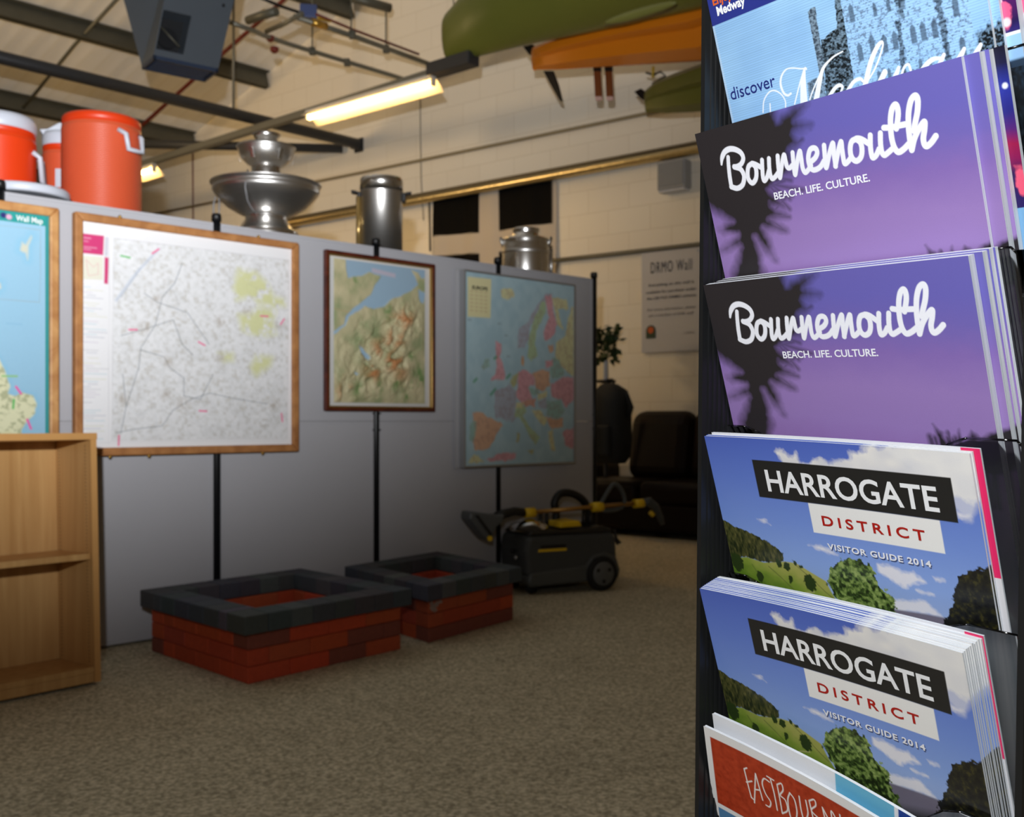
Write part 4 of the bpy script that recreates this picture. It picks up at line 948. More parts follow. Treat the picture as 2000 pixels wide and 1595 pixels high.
# ---- two hollow square brick planters
m, nt, b = nt_mat('red_brick')
oi = nt.nodes.new('ShaderNodeVertexColor'); oi.layer_name = 'Col'
tc = nt.nodes.new('ShaderNodeTexCoord'); no = nt.nodes.new('ShaderNodeTexNoise'); no.inputs['Scale'].default_value = 60; no.inputs['Detail'].default_value = 4
nt.links.new(tc.outputs['Object'], no.inputs['Vector'])
mr = nt.nodes.new('ShaderNodeMapRange'); mr.inputs[3].default_value = .8; mr.inputs[4].default_value = 1.2
nt.links.new(no.outputs[0], mr.inputs[0])
sv = nt.nodes.new('ShaderNodeVectorMath'); sv.operation = 'SCALE'
nt.links.new(oi.outputs[0], sv.inputs[0]); nt.links.new(mr.outputs[0], sv.inputs['Scale']); nt.links.new(sv.outputs[0], b.inputs['Base Color'])
b.inputs['Roughness'].default_value = .85
bp = nt.nodes.new('ShaderNodeBump'); bp.inputs['Strength'].default_value = .4; bp.inputs['Distance'].default_value = .003
nt.links.new(no.outputs[0], bp.inputs['Height']); nt.links.new(bp.outputs[0], b.inputs['Normal'])
M_BRICK = m
def brickmesh(name, blocks, parent):
    """blocks = list of (origin, ex, ey, ez, linear colour), all one part"""
    q = MB(); cols = []
    for o, ex, ey, ez, c in blocks:
        q.box(o, ex, ey, ez); cols += [c]*8
    ob = q.build(name, M_BRICK, parent, bevel=.003, seg=1)
    at_ = ob.data.color_attributes.new('Col', 'FLOAT_COLOR', 'POINT')
    at_.data.foreach_set('color', np.concatenate([np.array(cols), np.ones((len(cols), 1))], 1).astype(np.float32).ravel())
    return ob
t_frame = {}
def planter(label, corners, hb, hc, zt, seed):
    """corners = outer coping corners: front, right, back, left"""
    rs = np.random.RandomState(seed)
    f_, r_, bk, l_ = [Vector((c[0], c[1], 0)) for c in corners]
    ctr = (f_+r_+bk+l_)/4
    d1 = ((r_-f_)+(bk-l_))/2; d2 = ((l_-f_)+(bk-r_))/2; L1, L2 = d1.length, d2.length; e1 = d1/L1; e2 = d2/L2
    t = thing('brick_planter', label, 'planter', ctr)
    org = ctr - d1/2 - d2/2
    ov = .035; th = .105
    def ring(z, h, inset, th, bl, cf, phase):
        out = []
        a0, a1 = inset, L1-inset; c0, c1 = inset, L2-inset
        def run(p, e, L, en, ph):
            n = max(1, round(L/bl)); w = L/n; x = -w*ph
            while x < L-1e-4:
                xs, xe = max(0, x), min(L, x+w)
                if xe-xs > .004:
                    out.append((p+e*(xs+.001)+Z*z, e*(xe-xs-.002), en*th, Z*(h-.002), cf()))
                x += w
        run(org+e1*a0+e2*c0, e1, a1-a0, e2, phase)
        run(org+e1*a0+e2*(c1-th), e1, a1-a0, e2, phase)
        run(org+e1*a0+e2*(c0+th), e2, c1-c0-2*th, e1, .5-phase)
        run(org+e1*(a1-th)+e2*(c0+th), e2, c1-c0-2*th, e1, .5-phase)
        return out
    def red():
        k = rs.rand(); c = np.array(lin((168+26*rs.rand(), 66+14*rs.rand(), 34+12*rs.rand())))
        if k < .15: c = np.array(lin((130, 66, 52)))
        return c*.95
    def blu():
        k = 14 if rs.rand() < .18 else 0
        return np.array(lin((58+k+10*rs.rand(), 61+k+10*rs.rand(), 68+k+10*rs.rand())))
    B_ = []
    n = 3
    for k in range(n): B_ += ring(k*hb/n, hb/n, ov, th, .21, red, .5*(k % 2))
    brickmesh('brick_wall', B_, t)
    t_frame[label] = (org, e1, e2, ov)
    brickmesh('coping', ring(hb, hc, 0, .128, .105, blu, 0), t)
    return t
def ctop(px, py, z=.258):
    p = hitz(px, py, z); return (p.x, p.y)
planter('larger red brick planter with dark coping, nearer the bookcase', [ctop(482, 1200), ctop(803, 1148), ctop(590, 1106), ctop(268, 1151)], .185, .07, .258, 3)
t = planter('smaller red brick planter with dark coping, beside the cleaning machine', [ctop(836, 1143), ctop(1018, 1104), ctop(855, 1075), ctop(672, 1103)], .185, .07, .258, 9)
# pale mortar smear on its near corner
og, e1, e2, ov = list(t_frame.values())[1]
rs = np.random.RandomState(2); q = MB()
for u_, z_, r_ in ((.030, .150, .022), (.055, .160, .018), (.080, .165, .012), (.045, .135, .014), (.02, .168, .012)):
    q.add([og + e1*(ov+u_+r_*(.7+.5*rs.rand())*math.cos(a)) + e2*(ov-.0008) + Z*(z_+r_*(.5+.5*rs.rand())*math.sin(a)) for a in [k*.628 for k in range(10)]], [list(range(10))])
q.build('mortar_smear', mat('mortar_pale', (150, 130, 122), .9, 0, .2, 60), t)

# ---- carpet cleaning machine
AX = Vector((0.905, 0.425, 0)).normalized(); AY = Vector((AX.y, -AX.x, 0))
c0 = Vector((0.205, 5.80, 0))
def C3(a, b_, z): return c0 + AX*((a+.27)*1.127-.223) + AY*b_ + Z*z
M_CGREY = mat('machine_grey', (62, 66, 68), .5, 0, .06, 5)
M_CDARK = mat('machine_dark', (30, 29, 27), .45, 0, .08, 5)
M_CYEL = mat('machine_yellow', (236, 196, 20), .45, 0, .04)
M_TYRE = mat('tyre', (18, 18, 18), .8)
M_HUB = mat('hub_grey', (92, 95, 96), .5)
M_BRZ = mat('bronze_tube', (170, 128, 66), .3, .7, .06)
t = thing('carpet_cleaner', 'grey carpet cleaning machine with yellow details and wand, right of the brick planters', 'cleaning machine', c0)
hw = .168
body = [(-.265,.10),(-.275,.24),(-.262,.315),(-.24,.325),(.20,.325),(.235,.31),(.245,.16),(.25,.10)]
MB().prism([C3(a, -hw, z) for a, z in body], AY*2*hw).build('tank', M_CGREY, t, bevel=.03, seg=3)
skirt = [(-.25,.045),(-.265,.075),(-.25,.125),(.06,.15),(.09,.20),(.17,.22),(.235,.18),(.255,.11),(.245,.06)]
MB().prism([C3(a, -hw-.012, z) for a, z in skirt], AY*(2*hw+.024)).build('chassis', mat('chassis_grey', (74, 78, 78), .5), t, bevel=.015, seg=2)
MB().prism([C3(a, -hw+.006, z) for a, z in [(-.255,.325),(-.23,.345),(.05,.345),(.17,.358),(.215,.34),(.22,.322)]], AY*(2*hw-.012)).build('lid', M_CDARK, t, bevel=.01)
M_CLEAR = clear('clear_dome', (.86, .84, .8))
rings = []
for k in range(7):
    a_ = k/6*math.pi/2; rr = math.cos(a_)
    rings.append([C3(-.19 + .10*rr*math.cos(x), .02 + .115*rr*math.sin(x), .342 + .07*math.sin(a_)) for x in [2*math.pi*j/24 for j in range(24)]])
MB().loft(rings).build('clear_dome', M_CLEAR, t)
MB().prism([C3(a, -.05, z) for a, z in [(-.06,.355),(-.05,.385),(.05,.392),(.063,.358)]], AY*.17).build('latch_cover', M_CYEL, t, bevel=.006)
MB().box(C3(-.204, hw-.002, .235), AX*.175, AY*.004, Z*.014 + AX*.003).build('stripe', M_CYEL, t)
MB().box(C3(-.19, hw-.001, .253), AX*.155, AY*.004, Z*.018).build('grip_recess', M_BLACK, t)
for sgn in (1, -1):
    c = C3(.145, sgn*(hw+.012), .097)
    w = MB().lathe([(.060, -.02), (.087, -.02), (.096, -.01), (.096, .012), (.087, .022), (.066, .022)], c, 40, X=AX, Y=Z, Z=AY*sgn).build('wheel', M_TYRE, t)
    MB().lathe([(.066, .012), (.067, .022), (.056, .027), (.02, .024), (.012, .03)], c, 32, X=AX, Y=Z, Z=AY*sgn).build('hub_cap', M_HUB, w)
    for k in range(3):
        an = math.pi/2 + k*2*math.pi/3 + math.pi
        MB().lathe([(.012, .0262), (.011, .0275)], c + AX*(.042*math.cos(an)) + Z*(.042*math.sin(an)), 12, X=AX, Y=Z, Z=AY*sgn).build('hub_recess', M_BLACK, w)
for sgn in (1, -1):
    w = MB().lathe([(.01, -.012), (.03, -.012), (.03, .012), (.01, .012)], C3(-.215, sgn*.11, .031), 20, X=AX, Y=Z, Z=AY).build('castor', M_TYRE, t)
    MB().tube([C3(-.215, sgn*.11, .045), C3(-.215, sgn*.11, .075)], .014, 10).build('castor_stem', M_BLACK, w)
q = MB(); q.tube([C3(-.283, .05, .235), C3(-.30, .05, .235)], .013, 12); q.build('hose_port', M_BLACK, t)
MB().ball(C3(-.285, .08, .20), .012, 8).build('connector', M_ALU, t)
# wand lying on top
WB = .05
def cp(px, py, b_=WB): return hit(px, py, c0 + AY*b_, AY)
# wand floor head
hd = MB()
h0, h1 = cp(905, 1004, .10), cp(948, 1056, .10)
d_ = (h1-h0); n_ = AY
fl_ = [cp(907, 997), cp(918, 998), cp(960, 1004), cp(975, 1002), cp(972, 1016), cp(958, 1028), cp(950, 1046), cp(944, 1056), cp(930, 1043), cp(905, 1012)]
hd.prism([p - AY*.05 for p in fl_], AY*.13)
wand = hd.build('floor_tool', mat('tool_grey', (84, 88, 90), .45), t, bevel=.012, seg=2)
MB().prism([p + AY*.08 for p in [cp(916, 1003), cp(922, 1003), cp(950, 1040), cp(945, 1043)]], AY*.006).build('tool_slot', M_BLACK, wand)
MB().lathe([(.014, 0), (.014, .012)], cp(944, 1048) + AY*.08, 14, X=AX, Y=Z, Z=AY).build('roller_end', M_CYEL, wand)
MB().tube([cp(970, 1010), cp(985, 1003), cp(1005, 998), cp(1028, 1001)], [.03, .026, .024, .024], 14).build('neck', M_CDARK, t)
MB().tube([cp(1024, 1002), cp(1044, 1000)], .028, 20).build('collar', M_CYEL, t)
MB().tube([cp(1040, 1000), cp(1262, 981)], .0125, 14).build('wand_tube', M_BRZ, t)
MB().tube([cp(1155, 990.5), cp(1176, 989)], .028, 20).build('collar', M_CYEL, t)
MB().tube([cp(1238, 983.5), cp(1257, 982)], .025, 20).build('collar', M_CYEL, t)
lp = [cp(1172, 985), cp(1180, 972), cp(1190, 955), cp(1199, 945), cp(1208, 949), cp(1216, 962), cp(1220, 977), cp(1214, 990), cp(1196, 996), cp(1176, 996)]
lp = catmull([tuple(p) for p in lp + [lp[0]]], 6)
MB().tube([Vector(tuple(p)) for p in lp], .012, 12).build('loop_handle', mat('handle_grey', (78, 84, 86), .5), t)
MB().tube([cp(1256, 982), cp(1268, 980), cp(1280, 990), cp(1290, 1012), cp(1294, 1024)], [.026, .028, .026, .02, .014], 14).build('trigger_grip', M_CGREY, t)
MB().tube([cp(1270, 1000), cp(1276, 1006)], .014, 10).build('trigger', M_CYEL, t)
hz_ = [cp(1085, 1022, -.04), cp(1086, 1000, -.04), cp(1083, 982, -.04), cp(1092, 966, -.04), cp(1106, 962, -.04), cp(1124, 966, -.04), cp(1140, 978, -.04), cp(1148, 995, -.04), cp(1150, 1018, -.04), cp(1152, 1040, -.04)]
hz_ = [Vector(tuple(p)) for p in catmull([tuple(p) for p in hz_], 8)]
MB().tube(hz_, .023, 14).build('suction_hose', M_BLACK, t)
for x in (1056, 1068):
    MB().tube([cp(x, 1038, .0), cp(x, 1002, .03)], .012, 10).build('wand_holder', M_CDARK, t)
for x in (1140, 1152): MB().tube([cp(x, 1036, .03), cp(x+1, 996, .04)], .014, 10).build('wand_holder', M_CDARK, t)
q = MB(); q.tube([cp(1200, 1035, -.02), cp(1204, 1052, -.02), cp(1212, 1060, -.02), cp(1206, 1062, -.02), cp(1200, 1050, -.02)], .008, 8); q.build('cable_hook', M_BLACK, t)

# ---- dark leather sofa against the wall
M_LEATH = mat('dark_leather', (24, 14, 9), .45, 0, .12, 6, bump=.35, bscale=40, spec=.15)
so = Vector((1.30, 8.11, 0)) - WD*.46        # a point on the front line
def sf(a, d, z): return so + WD*a + WN*d + Z*z       # a along the wall to the right, d depth to the wall
t = thing('sofa', 'dark brown leather sofa against the wall under the notice board', 'sofa', sf(.35, .45, 0))
def cushion(name, a, d, z, A_, D_, H_, r, par=t, tilt=None):
    q = MB(); o_ = sf(a, d, z); ez = Z*H_
    if tilt: ez = Z*H_ + WN*tilt
    q.box(o_, WD*A_, WN*D_, ez)
    return q.build(name, M_LEATH, par, bevel=r, seg=4)
cushion('base', -.62, .04, .05, 2.1, .82, .24, .04)
cushion('arm', -.80, .02, .05, .22, .86, .55, .08)
cushion('arm', 1.46, .02, .05, .22, .86, .55, .08)
cushion('seat_cushion', -.58, .0, .28, .66, .66, .18, .06); cushion('seat_cushion', .10, .0, .28, .66, .66, .18, .06); cushion('seat_cushion', .78, .0, .28, .66, .66, .18, .06)
cushion('back_cushion', -.36, .52, .44, .62, .24, .60, .12, tilt=.1); cushion('back_cushion', .26, .52, .44, .62, .24, .62, .12, tilt=.1); cushion('back_cushion', .88, .52, .44, .58, .24, .56, .09, tilt=.1)
cushion('back_frame', -.36, .72, .10, 1.86, .16, .84, .06)
for a in (-.7, 1.5):
    for d in (.08, .78): MB().lathe([(.02, 0), (.03, .06)], sf(a, d, 0), 12).build('foot', M_BLACK, t)
# ---- rucksack on the sofa arm end
rk = at(1188, 930, 8.55)
M_BAG = mat('bag_black', (20, 24, 28), .75, 0, .15, 12, bump=.5, bscale=30)
base_z = .60
rk = sf(-.70, .12, 0); 
t = thing('rucksack', 'black rucksack sitting on the left arm of the leather sofa', 'bag', Vector((rk.x, rk.y, base_z)))
rings = []
cx = at(1190, 850, 8.40)
for z, w, d, sh in ((.605, .13, .10, .0), (.66, .17, .13, 0), (.80, .18, .15, .0), (.98, .175, .15, .0), (1.12, .165, .13, .01), (1.20, .13, .10, .02), (1.25, .07, .06, .0), (1.262, .02, .02, -.01)):
    rings.append([Vector((cx.x, cx.y, 0)) + WD*(sh + w*math.copysign(abs(math.cos(x))**.7, math.cos(x))) + WN*(d*math.copysign(abs(math.sin(x))**.7, math.sin(x))) + Z*z for x in [2*math.pi*j/28 for j in range(28)]])
MB().loft(rings).build('pack', M_BAG, t)
cc = Vector((cx.x, cx.y, 0))
MB().box(cc + WD*(-.11) - WN*.185 + Z*.66, WD*.22, WN*.06, Z*.26).build('front_pocket', M_BAG, t, bevel=.03, seg=3)
MB().tube([cc + WD*.10 + Z*1.20, cc + WD*.17 + Z*1.15, cc + WD*.21 + Z*1.06, cc + WD*.18 + Z*.98], .022, 10).build('strap', M_BAG, t)
MB().tube([cc + WD*-.04 + Z*1.245, cc + WD*-.02 + Z*1.29, cc + WD*.03 + Z*1.29, cc + WD*.05 + Z*1.245], .01, 8).build('grab_loop', M_BAG, t)
# ---- plant in a slim white vase on a black stand
pv = at(1183, 742, 8.95)
t = thing('plant_stand', 'slim black stand hidden behind the rucksack, carrying the plant', 'stand', (pv.x, pv.y, 0))
MB().lathe([(.13, 0), (.13, .02), (.02, .03), (.02, pv.z-.03), (.09, pv.z-.02), (.09, pv.z)], (pv.x, pv.y, 0), 24).build('column', M_BLACK, t)
t = thing('potted_plant', 'small leafy green plant in a slim white vase behind the screen end', 'plant', pv)
MB().lathe([(.018, 0), (.022, .01), (.02, .15), (.024, .17)], pv, 20).build('vase', M_WHITE, t)
M_LEAF = mat('leaf_green', (34, 58, 20), .5, 0, .25, 14)
q = MB(); rs = np.random.RandomState(4)
for k in range(130):
    a = rs.rand()*6.28; r = .11*math.sqrt(rs.rand()); c = pv + Vector((r*math.cos(a), r*math.sin(a), .16 + .30*rs.rand()))
    d = Vector((rs.normal(), rs.normal(), rs.normal()*.6)).normalized(); e = d.cross(Vector((rs.normal(), rs.normal(), rs.normal()))).normalized(); n_ = d.cross(e)
    L = .085; q.add([c, c+d*L*.5+e*L*.3+n_*.004, c+d*L, c+d*L*.5-e*L*.3+n_*.004, c+d*L*.5], [(0,1,4),(1,2,4),(2,3,4),(3,0,4)], 0, True)
q.build('foliage', M_LEAF, t)
q = MB()
for k in range(7):
    a = k*.9; q.tube([pv + Z*.14, pv + Vector((.03*math.cos(a), .03*math.sin(a), .25)), pv + Vector((.08*math.cos(a), .08*math.sin(a), .40))], .004, 6)
q.build('stem', mat('stem_green', (60, 76, 40), .6), t)
# ================================================================ store cupboards behind the screen, and what stands on them
SUP = 1.862
M_CUP = mat('cupboard_grey', (92, 92, 90), .6, .1, .05)
for i, (a, b_) in enumerate(((-1.0, .55), (.56, 2.02), (2.03, 3.05))):
    lb = ['grey store cupboard behind the screen under the orange coolers', 'grey store cupboard behind the screen under the steel fountain', 'grey store cupboard behind the screen under the milk churn'][i]
    t = thing('store_cupboard', lb, 'cupboard', pp((a+b_)/2, -.45, 0), 'store cupboards behind the screen')
    MB().box(pp(a, -.14, .0), PT*(b_-a), -PN*.75, Z*(SUP-.02)).build('body', M_CUP, t, bevel=.004)
    MB().box(pp(a-.003, -.135, SUP-.02), PT*(b_-a+.006), -PN*.76, Z*.02).build('top', M_CUP, t, bevel=.003)
def behind(px, off):
    """point on the cupboards whose picture column is px, at distance off behind the screen"""
    k = (px-1000)/2000.0; O = PA - PN*off
    s = (k*O.y-O.x)/(PT.x-k*PT.y)
    return Vector((O.x+PT.x*s, O.y+PT.y*s, SUP))
def zpx(p, py): return CAMZ - (py-822)/2000.0*p.y
M_ORANGE = mat('cooler_orange', (222, 64, 18), .4, 0, .03, 3)
M_ORANGE2 = mat('cooler_orange_pale', (206, 86, 52), .42, 0, .03, 3)
M_CORANGE = mat('cooler_rim', (214, 58, 14), .4, 0, .03)
def ribbed(r, z0, z1, n, d=.0018):
    pr = []
    for k in range(n):
        a = z0+(z1-z0)*k/n; h = (z1-z0)/n
        pr += [(r, a+.1*h), (r+d, a+.35*h), (r+d, a+.65*h), (r, a+.9*h)]
    return pr
def loop_handle(c, ang, r, z, w, drop, m_, par):
    """square loop handle hanging from the side at angle ang"""
    d = Vector((math.cos(ang), math.sin(ang), 0)); e = Vector((-d.y, d.x, 0))
    p = [c + d*(r-.01) - e*w*1.15 + Z*z, c + d*(r+.02) - e*w*.85 + Z*(z-.02), c + d*(r+.028) - e*w*.75 + Z*(z-drop), c + d*(r+.028) + e*w*.75 + Z*(z-drop), c + d*(r+.02) + e*w*.85 + Z*(z-.02), c + d*(r-.01) + e*w*1.15 + Z*z]
    q = MB().tube(p, .011, 10); q.build('handle', m_, par)
    return q
def cooler(px, off, rpx, ytop, label, lid, seed, hand=None, small=False):
    p = behind(px, off); r = rpx*p.y/2000.0*math.cos(math.atan((px-1000)/2000.0)); zt = CAMZ + (822-ytop)/2000.0*(p.y-r)-SUP
    t = thing('drinks_cooler', label, 'cooler', p, 'orange drinks coolers')
    lidh = .055 if lid else .0
    hb = zt-lidh
    pr = [(r*.93, 0), (r*.985, .012), (r, .03)] + ribbed(r, .04, hb-.055, 46) + [(r, hb-.045), (r*.985, hb-.04), (r*.985, hb-.012), (r*.96, hb)]
    MB().lathe(pr, p, 64).build('body', M_ORANGE2 if not lid or small else M_ORANGE, t)
    MB().lathe([(r*.992, hb-.042), (r*.992, hb-.008), (r*.95, hb+.0), (r*.90, hb+.0), (r*.90, hb-.02)], p, 64).build('rim', M_CORANGE, t)
    if lid:
        MB().lathe([(r*.99, hb-.014), (r*1.02, hb-.008), (r*1.02, hb+.03), (r*.95, hb+.05), (r*.5, hb+.055), (1e-4, hb+.055)], p, 64).build('lid', M_WHITE, t)
    return t, p, r, hb
t, p, r, hb = cooler(199, .42, 78.5, 213, 'big orange drinks cooler without a lid, right of the other two coolers', False, 1)
to_cam = math.atan2(-p.y, -p.x)
loop_handle(p, to_cam + .78, r, hb-.075, .055, .085, M_WHITE, t)
MB().lathe([(r*.90, hb-.02), (1e-4, hb-.02)], p, 48).build('inside_floor', M_CORANGE, t)
t, p, r, hb = cooler(-4, .58, 76, 208, 'orange drinks cooler with a white lid, at the left edge', True, 2)
loop_handle(p, math.atan2(-p.y, -p.x) + 1.45, r, hb-.10, .05, .12, M_WHITE, t)
MB().box(p + Vector((-.03, -.06, hb+.052)), (.06,0,0), (0,.05,0), Z*.025).build('lid_knob', M_WHITE, t, bevel=.006)
t, p, r, hb = cooler(129, .70, 46, 250, 'small orange drinks jug with white lid, half hidden behind the big cooler', True, 3, small=True)
d = Vector((-p.x, -p.y, 0)).normalized(); e = Vector((-d.y, d.x, 0))
MB().prism([p - e*.095 + d*.03 + Z*(hb+.03), p - e*.115 + d*.03 + Z*(hb+.06), p - e*.08 + d*.03 + Z*(hb+.065), p - e*.03 + d*.03 + Z*(hb+.10), p + e*.03 + d*.03 + Z*(hb+.10), p + e*.05 + d*.03 + Z*(hb+.04)], -d*.06).build('spout', M_WHITE, t, bevel=.006)
q = MB(); 
for k in range(9):
    a = math.atan2(d.y, d.x) - .12 - .05*k; 
    pass
a0 = math.atan2(d.y, d.x) - .05
arc = [Vector((p.x + (r+.004)*math.cos(a0 - .75*j/8 + .35), p.y + (r+.004)*math.sin(a0 - .75*j/8 + .35), 0)) for j in range(9)]
vs_ = [Vector((v.x, v.y, p.z+.17)) for v in arc] + [Vector((v.x, v.y, p.z+.255)) for v in arc]
q.add(vs_, [(i, i+1, 10+i, 9+i) for i in range(8)]); q.build('paper_label', M_WHITE, t)
# cooler lid lying near the edge
p = behind(44, .18)
rl = 86*p.y/2000.0
t = thing('cooler_lid', 'round white cooler lid lying on its own in front of the left coolers', 'lid', p + PN*.0)
MB().lathe([(rl*.96, 0), (rl, .006), (rl, .028), (rl*.97, .036), (rl*.4, .042), (1e-4, .042)], p, 72).build('disc', M_WHITE, t)
MB().lathe([(.03, .04), (.035, .05), (.028, .056), (1e-4, .056)], p, 24).build('knob', M_WHITE, t)

# ---- tiered steel drinks fountain
M_STEEL = mat('polished_steel', (228, 226, 222), .27, 1.0, .05, 3)
M_STEEL2 = mat('brushed_steel', (222, 220, 217), .36, 1.0, .08, 5, stretch=(1, 1, 20))
p = behind(520, .42)
k = p.y/2000.0
def prof(L): return [(max(r_*k, 1e-4), zpx(p, y)-SUP) for r_, y in L]
t = thing('drinks_fountain', 'tiered stainless steel drinks fountain standing behind the screen', 'fountain', p)
zb = zpx(p, 452)-SUP
MB().lathe([(62*k, 0), (62*k, zb-.012), (60*k, zb), (52*k, zb+.01)] + prof([(47, 441), (41, 432), (40, 424), (42, 416)]), p, 64).build('base', M_STEEL, t)
MB().lathe(prof([(40, 424), (54, 418), (76, 405), (92, 389), (99, 380), (103, 373), (101, 371), (102, 366), (106, 363), (107, 361), (104, 360), (98, 370), (60, 405), (.01, 415)]), p, 72).build('lower_bowl', M_STEEL2, t)
MB().lathe(prof([(28, 410), (28, 328), (26, 322)]), p, 40).build('lower_column', M_STEEL, t)
MB().lathe(prof([(28, 326), (37, 321), (46, 312), (52, 303), (53, 297), (55, 293), (57, 288), (54, 287), (30, 315), (.01, 316)]), p, 64).build('middle_bowl', M_STEEL2, t)
MB().lathe(prof([(20, 312), (20, 282), (17, 278)]), p, 32).build('upper_column', M_STEEL, t)
MB().lathe(prof([(17, 281), (20, 275), (23, 269), (28, 263), (26, 262), (15, 272), (.01, 274)]), p, 48).build('top_cup', M_STEEL, t)
d0 = math.atan2(-p.y, -p.x)
for j in range(6):
    a = d0 + math.pi/6 + j*math.pi/3
    d = Vector((math.cos(a), math.sin(a), 0)); e = Vector((-d.y, d.x, 0))
    zz = zpx(p, 312)
    MB().box(Vector((p.x, p.y, zz)) + d*49*k - e*.010 - Z*.022, e*.020, d*.004 + Z*.004, Z*.05 + d*.018).build('spout', M_STEEL, t, bevel=.003)
M_TUBEG = mat('grey_tube', (130, 130, 132), .4)
dd = Vector((math.cos(d0), math.sin(d0), 0)); ee = Vector((-dd.y, dd.x, 0))
def fpz(px, py, fr): 
    q_ = at(px, py, p.y - fr); return q_
MB().tube([fpz(484, 332, .06), fpz(480, 345, .24), fpz(479, 365, .275), fpz(483, 390, .24), fpz(490, 405, .2), fpz(500, 418, .14)], .004, 8).build('plastic_hose', M_TUBEG, t)
MB().tube([fpz(421, 384, .10), fpz(417, 398, .10), fpz(417, 418, .10), fpz(421, 433, .10)], .004, 8).build('plastic_hose', M_TUBEG, t)
MB().tube([fpz(428, 386, .10), fpz(428, 410, .10), fpz(427, 432, .10)], .004, 8).build('plastic_hose', M_TUBEG, t)

# ---- hot-water urn
p = behind(745, .40); k = p.y/2000.0
t = thing('water_urn', 'tall cylindrical steel hot water urn with black handles and a sight tube', 'urn', p)
zt = CAMZ + (822-338)/2000.0*(p.y-41*k)-SUP; zl = CAMZ + (822-366)/2000.0*(p.y-41*k)-SUP
MB().lathe([(41*k, 0), (41*k, zl-.005), (41.5*k, zl)], p, 64).build('body', M_STEEL2, t)
MB().lathe([(42*k, zl+.002), (42*k, zt-.02), (40*k, zt-.004), (36*k, zt), (1e-4, zt+.004)], p, 64).build('lid', M_STEEL, t)
d0 = math.atan2(-p.y, -p.x); dd = Vector((math.cos(d0), math.sin(d0), 0)); ee = Vector((-dd.y, dd.x, 0))   # ee points to the right in the picture
for sg in (-1, 1):
    q = MB(); c = Vector((p.x, p.y, zpx(p, 384))) + ee*sg*41*k
    q.box(c - dd*.035 - Z*.03 - ee*sg*.002, dd*.07, ee*sg*.02, Z*.05)
    q.box(c - dd*.03 + Z*.01 + ee*sg*.015, dd*.06, ee*sg*.035 + Z*.005, Z*.014)
    q.build('handle', M_BLACK, t, bevel=.006)
cg = Vector((p.x, p.y, SUP)) - ee*40*k + dd*.075
cg = Vector((p.x, p.y, SUP)) - ee*45*k*.98 + dd*.03
MB().tube([cg + Z*.02, cg + Z*(zpx(p, 388)-SUP)], .014, 14).build('sight_tube', mat('sight_tube', (170, 140, 84), .2, .6), t)

# ---- milk churn
p = behind(1027, .40); k = p.y/2000.0
t = thing('milk_churn', 'squat polished steel milk churn behind the top of the Europe map', 'churn', p)
zf = lambda y: CAMZ + (822-y)/2000.0*(p.y-(25 if y < 456 else 44)*k)-SUP
MB().lathe([(45*k, 0), (46*k, .02), (46*k, zf(472)), (44*k, zf(466)), (46*k, zf(462)), (44*k, zf(459)), (32*k, zf(457)), (26*k, zf(455)), (25*k, zf(450)), (27*k, zf(446)), (27*k, zf(443)), (24*k, zf(442)), (1e-4, zf(442))], p, 64).build('body', M_STEEL, t)
d0 = math.atan2(-p.y, -p.x); dd = Vector((math.cos(d0), math.sin(d0), 0)); ee = Vector((-dd.y, dd.x, 0))
for sg in (-1, 1):
    c = Vector((p.x, p.y, 0)) + ee*sg*43*k
    MB().tube([c - dd*.03 + Z*(SUP+zf(476)), c - dd*.03 + ee*sg*.02 + Z*(SUP+zf(458)), c + dd*.03 + ee*sg*.02 + Z*(SUP+zf(458)), c + dd*.03 + Z*(SUP+zf(476))], .01, 10).build('handle', M_STEEL2, t)
MB().lathe([(46.3*k, zf(490)), (47*k, zf(488)), (47*k, zf(485)), (46.3*k, zf(483))], p, 64, cap=False).build('hoop', M_STEEL2, t)
MB().tube([Vector((p.x,p.y,SUP+.0)) + ee*50*k - dd*.03, Vector((p.x,p.y,SUP+zf(478))) + ee*50*k - dd*.03], .010, 10).build('side_tube', M_STEEL2, t)

